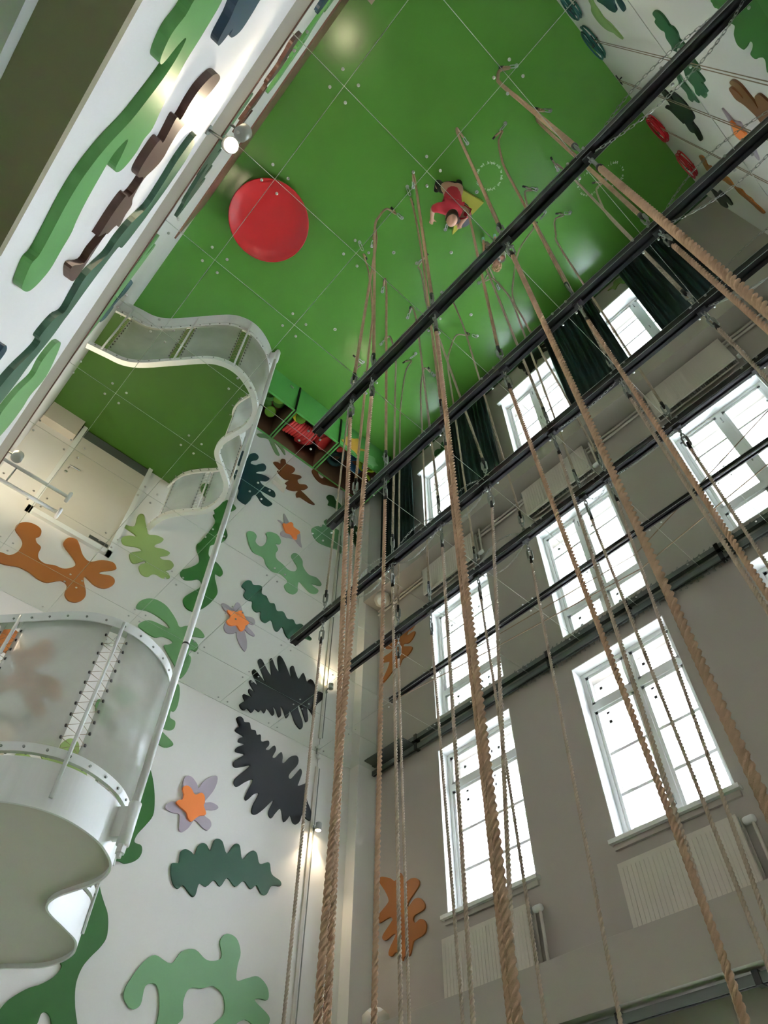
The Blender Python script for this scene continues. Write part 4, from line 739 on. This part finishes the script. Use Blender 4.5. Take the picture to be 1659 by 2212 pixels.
# ring lettering on the floor
def ring_text(words, ci, cj, r, size, label, a0=0.0, sweep=2*math.pi):
    cs = P(ci, cj, 9.0)+Vector((0, 0, .0015)); vs, fs = [], []
    n = len(words)
    for q, ch in enumerate(words):
        if ch == ' ': continue
        cu = bpy.data.curves.new('glyph', 'FONT'); cu.body = ch; cu.size = size; cu.align_x = 'CENTER'; cu.resolution_u = 2
        to = bpy.data.objects.new('glyph', cu); me = bpy.data.meshes.new_from_object(to)
        t = a0-sweep*q/n
        for v in me.vertices:
            x, y = v.co.x, v.co.y+r
            vs.append((cs.x+math.cos(t)*x-math.sin(t)*y, cs.y+math.sin(t)*x+math.cos(t)*y, cs.z))
        o = len(vs)-len(me.vertices)
        for p in me.polygons: fs.append(tuple(o+a for a in p.vertices))
        bpy.data.objects.remove(to); bpy.data.curves.remove(cu); bpy.data.meshes.remove(me)
    mb = MB(); mb.add(vs, fs); return tag(mb.build('floor_lettering', M['text'], None, cs), label, 'lettering')
ring_text('det er din skyld, for det er ikke din skyld, for ', .16, 3.52, .195, .062, 'white ring of lettering on the floor beside the yellow mat', 2.6)
ring_text('Nej, jeg er ikke, du er. ', -1.62, 5.42, .165, .066, 'white ring of lettering on the floor towards the back wall, the one nearer the corner', 1.0)
ring_text('Nej, ja, ikke, men du er ', -1.17, 5.20, .165, .066, 'white ring of lettering on the floor towards the back wall, the one nearer the ropes', 2.0)

# ------------------------------------------------------------------ coiled ropes, cleats and cords on the back wall
xb = T*XB
def wall_coil(cj, ck, rw, rh, m, label, n=5, tr=.011):
    o = tag(empty('coiled_rope', P(XB, cj, ck)), label, 'coiled rope', 'coiled ropes on the back wall'); c = P(XB, cj, ck)
    pts = []
    for t in np.linspace(0, n*2*math.pi, n*22):
        f = 1-.22*abs(math.sin(t/(2*math.pi)*1.7)); pts.append(c+Vector((.06+.035*math.sin(t*.37), rw*f*math.cos(t), rh*f*math.sin(t)-rh*.45)))
    MB().tube(pts, tr, 7).smooth().build('loops', M[m], o)
    MB().tube([c+Vector((.0, 0, .02)), c+Vector((.10, 0, .02)), c+Vector((.11, 0, .05))], .009, 7).build('peg', M['bsleeve'], o)
    MB().tube([c+Vector((.045, -.02, -.02)), c+Vector((.11, 0, -.03)), c+Vector((.045, .03, -.02))], .008, 6).build('tie', M['bsleeve'], o)
    return o
wall_coil(3.07, 7.9, .29, .30, 'coilg', 'teal green coiled rope hung on the back wall, the fuller of the two', 3, .013)
wall_coil(2.25, 7.35, .22, .27, 'coilg', 'teal green coiled rope hung on the back wall at the end towards the left wall', 3, .013)
wall_coil(5.09, 7.9, .24, .33, 'coilr', 'red coiled rope hung on the back wall, the thicker bundle', 6, .011)
wall_coil(5.98, 7.75, .26, .29, 'coilr', 'red coiled rope hung on the back wall nearest the window wall', 5, .010)
for q, (j, k, lab) in enumerate(((3.0, 7.85, 'beside the fuller teal coil'), (3.95, 8.35, 'between the teal coils and the red coils'), (5.02, 7.9, 'above the thicker red coil'))):
    o = tag(empty('cord_pair', P(XB, j, k)), 'thin brown cord pair on a black cleat '+lab, 'cord', 'cords on the back wall')
    MB().obox(P(XB, j, k)+Vector((.05, 0, 0)), (.008, 0, 0), (0, .09, .02), (0, 0, .009)).build('cleat', M['bsleeve'], o)
    MB().tube([P(XB, j, k), P(XB, j, k)+Vector((.05, 0, 0))], .01, 8).build('stem', M['bsleeve'], o)
    for s in (-.012, .018): MB().tube([P(XB, j, k)+Vector((.055, s, 0)), P(XB, j, .03)+Vector((.055, s*1.5, 0))], .0045, 6).build('cord', M['cord'], o)

# ------------------------------------------------------------------ people
def skin_mesh(name, pts, edges, m, parent, loc, sub=2):
    """pts: (position relative to loc, radius)"""
    me = bpy.data.meshes.new(name); me.from_pydata([tuple(p) for p, r in pts], edges, []); me.materials.append(m)
    o = bpy.data.objects.new(name, me); COL.objects.link(o)
    if parent: o.parent = parent
    else: o.location = loc
    md = o.modifiers.new('skin', 'SKIN'); md.use_smooth_shade = True
    me.skin_vertices.new() if not me.skin_vertices else None
    for q, (p, r) in enumerate(pts):
        sv = me.skin_vertices[0].data[q]; sv.radius = (r, r) if not hasattr(r, '__len__') else r; sv.use_root = (q == 0)
    sb = o.modifiers.new('sub', 'SUBSURF'); sb.levels = sub; sb.render_levels = sub
    return o
def bake(o):
    dg = bpy.context.evaluated_depsgraph_get(); me = bpy.data.meshes.new_from_object(o.evaluated_get(dg)); o.modifiers.clear(); old = o.data; o.data = me; me.name = o.name; bpy.data.meshes.remove(old)
    me.polygons.foreach_set('use_smooth', [True]*len(me.polygons)); return o
def figure(loc, face, lab, hgt, lean, head_back, m_top, m_leg, m_shoe, m_hair, feet, curly=False, arms=None, name='person'):
    """face: unit vector the person faces.  lean: shoulder shift forward (m)."""
    f = Vector(face).normalized(); s = Vector((-f.y, f.x, 0)); z = Zu; h = hgt
    o = empty(name, loc); tag(o, lab, 'person')
    hip = f*.0+z*h*.52; 
    ft = [Vector((p.x-loc.x, p.y-loc.y, 0)) for p in feet]
    mid = (ft[0]+ft[1])/2; hip = Vector((mid.x, mid.y, h*.51))-f*lean*.35
    sh = hip+f*lean+z*math.sqrt(max(.01, (h*.30)**2-lean**2*.8)); waist = hip.lerp(sh, .45)+f*lean*.05-f*.01; chest = hip.lerp(sh, .78)
    nb = sh+(sh-chest).normalized()*h*.02; hc = nb+((sh-hip).normalized()*.55+z*.45+f*(.25-head_back)).normalized()*h*.095
    w = h*.128
    pts = [(hip, (h*.085, h*.065)), (waist, (h*.072, h*.058)), (chest, (h*.088, h*.066)), (sh, (h*.055, h*.05)), (nb, h*.033), (nb.lerp(hc, .5), h*.03)]
    ed = [(0, 1), (1, 2), (2, 3), (3, 4), (4, 5)]
    legs = []
    for sg, fo in ((1, ft[0]), (-1, ft[1])):
        if (ft[0]-ft[1]).dot(s) < 0: sg = -sg
        th = hip+s*sg*h*.055-z*h*.03; kn = th.lerp(fo+z*h*.05, .48)+f*h*.035; an = fo+z*h*.05
        b = len(pts); pts += [(th, h*.058), (kn, h*.036), (an, h*.025), (fo+f*h*.07+z*h*.018, h*.02)]; ed += [(0, b), (b, b+1), (b+1, b+2), (b+2, b+3)]; legs.append((th, kn, an, fo))
    armp = []
    for sg in (1, -1):
        a0 = sh+s*sg*w; el = a0+s*sg*h*.03+f*h*.06-z*h*.15 if arms is None else a0+Vector(arms[0])*h+s*sg*h*.02; wr = el+f*h*.10-z*h*.10-s*sg*h*.02 if arms is None else el+Vector(arms[1])*h
        b = len(pts); pts += [(a0, h*.036), (el, h*.025), (wr, h*.018), (wr+(wr-el).normalized()*h*.035, (h*.022, h*.013))]; ed += [(3, b), (b, b+1), (b+1, b+2), (b+2, b+3)]
        dr = (wr-el).normalized(); pl = dr.cross(s).normalized(); base = b+3
        palm = pts[b+3][0]
        for q, ln in enumerate((.028, .036, .039, .036, .028)):
            off = s*sg*h*(.010*(q-2)); st0 = palm+off+dr*h*(.004 if q else -.01); c = len(pts)
            di = (dr+pl*.25).normalized() if q else (dr*.5-s*sg*.8).normalized()
            pts += [(st0+di*h*ln*.5, h*.0052), (st0+di*h*ln+pl*h*.006, h*.0044)]; ed += [(base, c), (c, c+1)]
        armp.append((a0, el, wr))
    body = bake(skin_mesh('body', pts, ed, M['skin'], o, loc))
    # clothing follows the body a little outside it
    tp = [(hip-z*h*.0, (h*.092, h*.072)), (waist, (h*.080, h*.066)), (chest, (h*.112, h*.080)), (sh, (h*.076, h*.062)), (nb-z*h*.005, h*.040)]; te = [(0, 1), (1, 2), (2, 3), (3, 4)]
    for a0, el, wr in armp:
        b = len(tp); tp += [(a0, h*.046), (a0.lerp(el, .75), h*.038)]; te += [(3, b), (b, b+1)]
    bake(skin_mesh('shirt', tp, te, M[m_top], o, loc))
    lp = [(hip-z*h*.005, (h*.090, h*.072)), (hip+(waist-hip)*.25, (h*.088, h*.07))]; le = [(0, 1)]
    for th, kn, an, fo in legs:
        b = len(lp); lp += [(th, h*.066), (kn, h*.044), (an+z*h*.01, h*.036)]; le += [(0, b), (b, b+1), (b+1, b+2)]
    bake(skin_mesh('trousers', lp, le, M[m_leg], o, loc))
    for th, kn, an, fo in legs:
        bake(skin_mesh('shoe', [(fo-f*h*.02+z*h*.022, h*.026), (fo+f*h*.04+z*h*.024, (h*.03, h*.024)), (fo+f*h*.10+z*h*.02, (h*.026, h*.018))], [(0, 1), (1, 2)], M[m_shoe], o, loc))
    # head: an egg with brow, nose, eyes, mouth and ears
    hd = (hc-nb).normalized(); ff = (f-hd*f.dot(hd)).normalized(); hr = h*.062 if not curly else h*.075
    sx = ff.cross(hd)
    mb = MB(); nu, nv = 24, 16; vs = []
    for b in range(nv+1):
        v = math.pi*b/nv
        for a in range(nu):
            u = 2*math.pi*a/nu; x = math.sin(v)*math.cos(u); y = math.sin(v)*math.sin(u); zz = math.cos(v)
            jaw = 1-.22*max(0, -zz)
            fx = x*1.12+(.10 if (x > .9 and -.15 < zz < .15) else 0)
            vs.append(hc+ff*fx*hr*jaw+sx*y*hr*.86*jaw+hd*zz*hr*1.25)
    fs = [(b*nu+a, b*nu+(a+1) % nu, (b+1)*nu+(a+1) % nu, (b+1)*nu+a) for b in range(nv) for a in range(nu)]
    hd_o = mb.add(vs, fs).smooth().build('head', M['skin'], o, None)
    for v in hd_o.data.vertices: v.co += loc
    hd_o.data.update()
    off = Vector(loc)
    def loc_build(mb, nm, mm, par=o):
        ob = mb.build(nm, M[mm], par)
        for v in ob.data.vertices: v.co += off
        return ob
    loc_build(MB().tube([hc+ff*hr*1.10+hd*hr*.12, hc+ff*hr*1.30-hd*hr*.18, hc+ff*hr*1.05-hd*hr*.24], [hr*.08, hr*.14, hr*.08], 8).smooth(), 'nose', 'skin')
    for sg in (1, -1):
        loc_build(MB().lathe(hc+ff*hr*.98+sx*sg*hr*.34+hd*hr*.12, ff, [(hr*.12, 0), (hr*.10, hr*.04), (hr*.02, hr*.06)], 10).smooth(), 'eye', 'dark')
        loc_build(MB().lathe(hc+sx*sg*hr*.84-hd*hr*.05, sx*sg, [(hr*.20, 0), (hr*.22, hr*.08), (hr*.12, hr*.12)], 10).smooth(), 'ear', 'skin')
    loc_build(MB().tube([hc+ff*hr*.90-hd*hr*.52-sx*hr*.26, hc+ff*hr*1.0-hd*hr*.56, hc+ff*hr*.90-hd*hr*.52+sx*hr*.26], hr*.06, 6).smooth(), 'mouth', 'shirt')
    if curly:
        mb = MB()
        for q in range(70):
            u = random.uniform(0, 2*math.pi); v = random.uniform(0, 1); x, y = math.cos(u)*math.sqrt(1-v*v), math.sin(u)*math.sqrt(1-v*v)
            if x > .45 and v < .62: continue
            c = hc+ff*x*hr*1.1+sx*y*hr*.95+hd*(v*1.25)*hr
            r0 = hr*random.uniform(.16, .26); mb.lathe(c-hd*r0, hd, [(r0*.5, 0), (r0, r0*.6), (r0, r0*1.3), (r0*.5, r0*1.9)], 7)
        loc_build(mb.smooth(), 'hair', m_hair)
    else:
        mb = MB(); vs = []; nu, nv = 20, 8
        for b in range(nv+1):
            v = math.pi*(.36+.30*b/nv)
            for a in range(nu+1):
                u = math.pi*(.42+1.16*a/nu); vs.append(hc+ff*math.cos(u)*math.sin(v)*hr*1.17+sx*math.sin(u)*math.sin(v)*hr*.92+hd*math.cos(v)*hr*1.28)
        fs = [(b*(nu+1)+a, b*(nu+1)+a+1, (b+1)*(nu+1)+a+1, (b+1)*(nu+1)+a) for b in range(nv) for a in range(nu)]
        ho = loc_build(mb.add(vs, fs).smooth(), 'hair', m_hair); ho.modifiers.new('thickness', 'SOLIDIFY').thickness = .012
    return o
def gdir(di, dj): return Vector((di, -dj, 0)).normalized()
fa, fb = P(.96, 2.78, 9), P(.66, 3.10, 9); mloc = (fa+fb)/2; mloc.z = 0
figure(mloc, gdir(.85, .55), 'bald man in a crimson shirt and dark trousers bending beside the yellow mat', 1.76, .20, .05, 'shirt', 'trouser', 'shoe', 'hair', [fa, fb])
ca, cb = P(1.17, 4.43, 9), P(.95, 4.57, 9); cl = (ca+cb)/2; cl.z = 0
figure(cl, gdir(-.45, -.62), 'small curly blond child in a white shirt and mint shoes looking up', 1.08, -.10, .75, 'tshirt', 'beige', 'mint', 'blond', [ca, cb], curly=True)
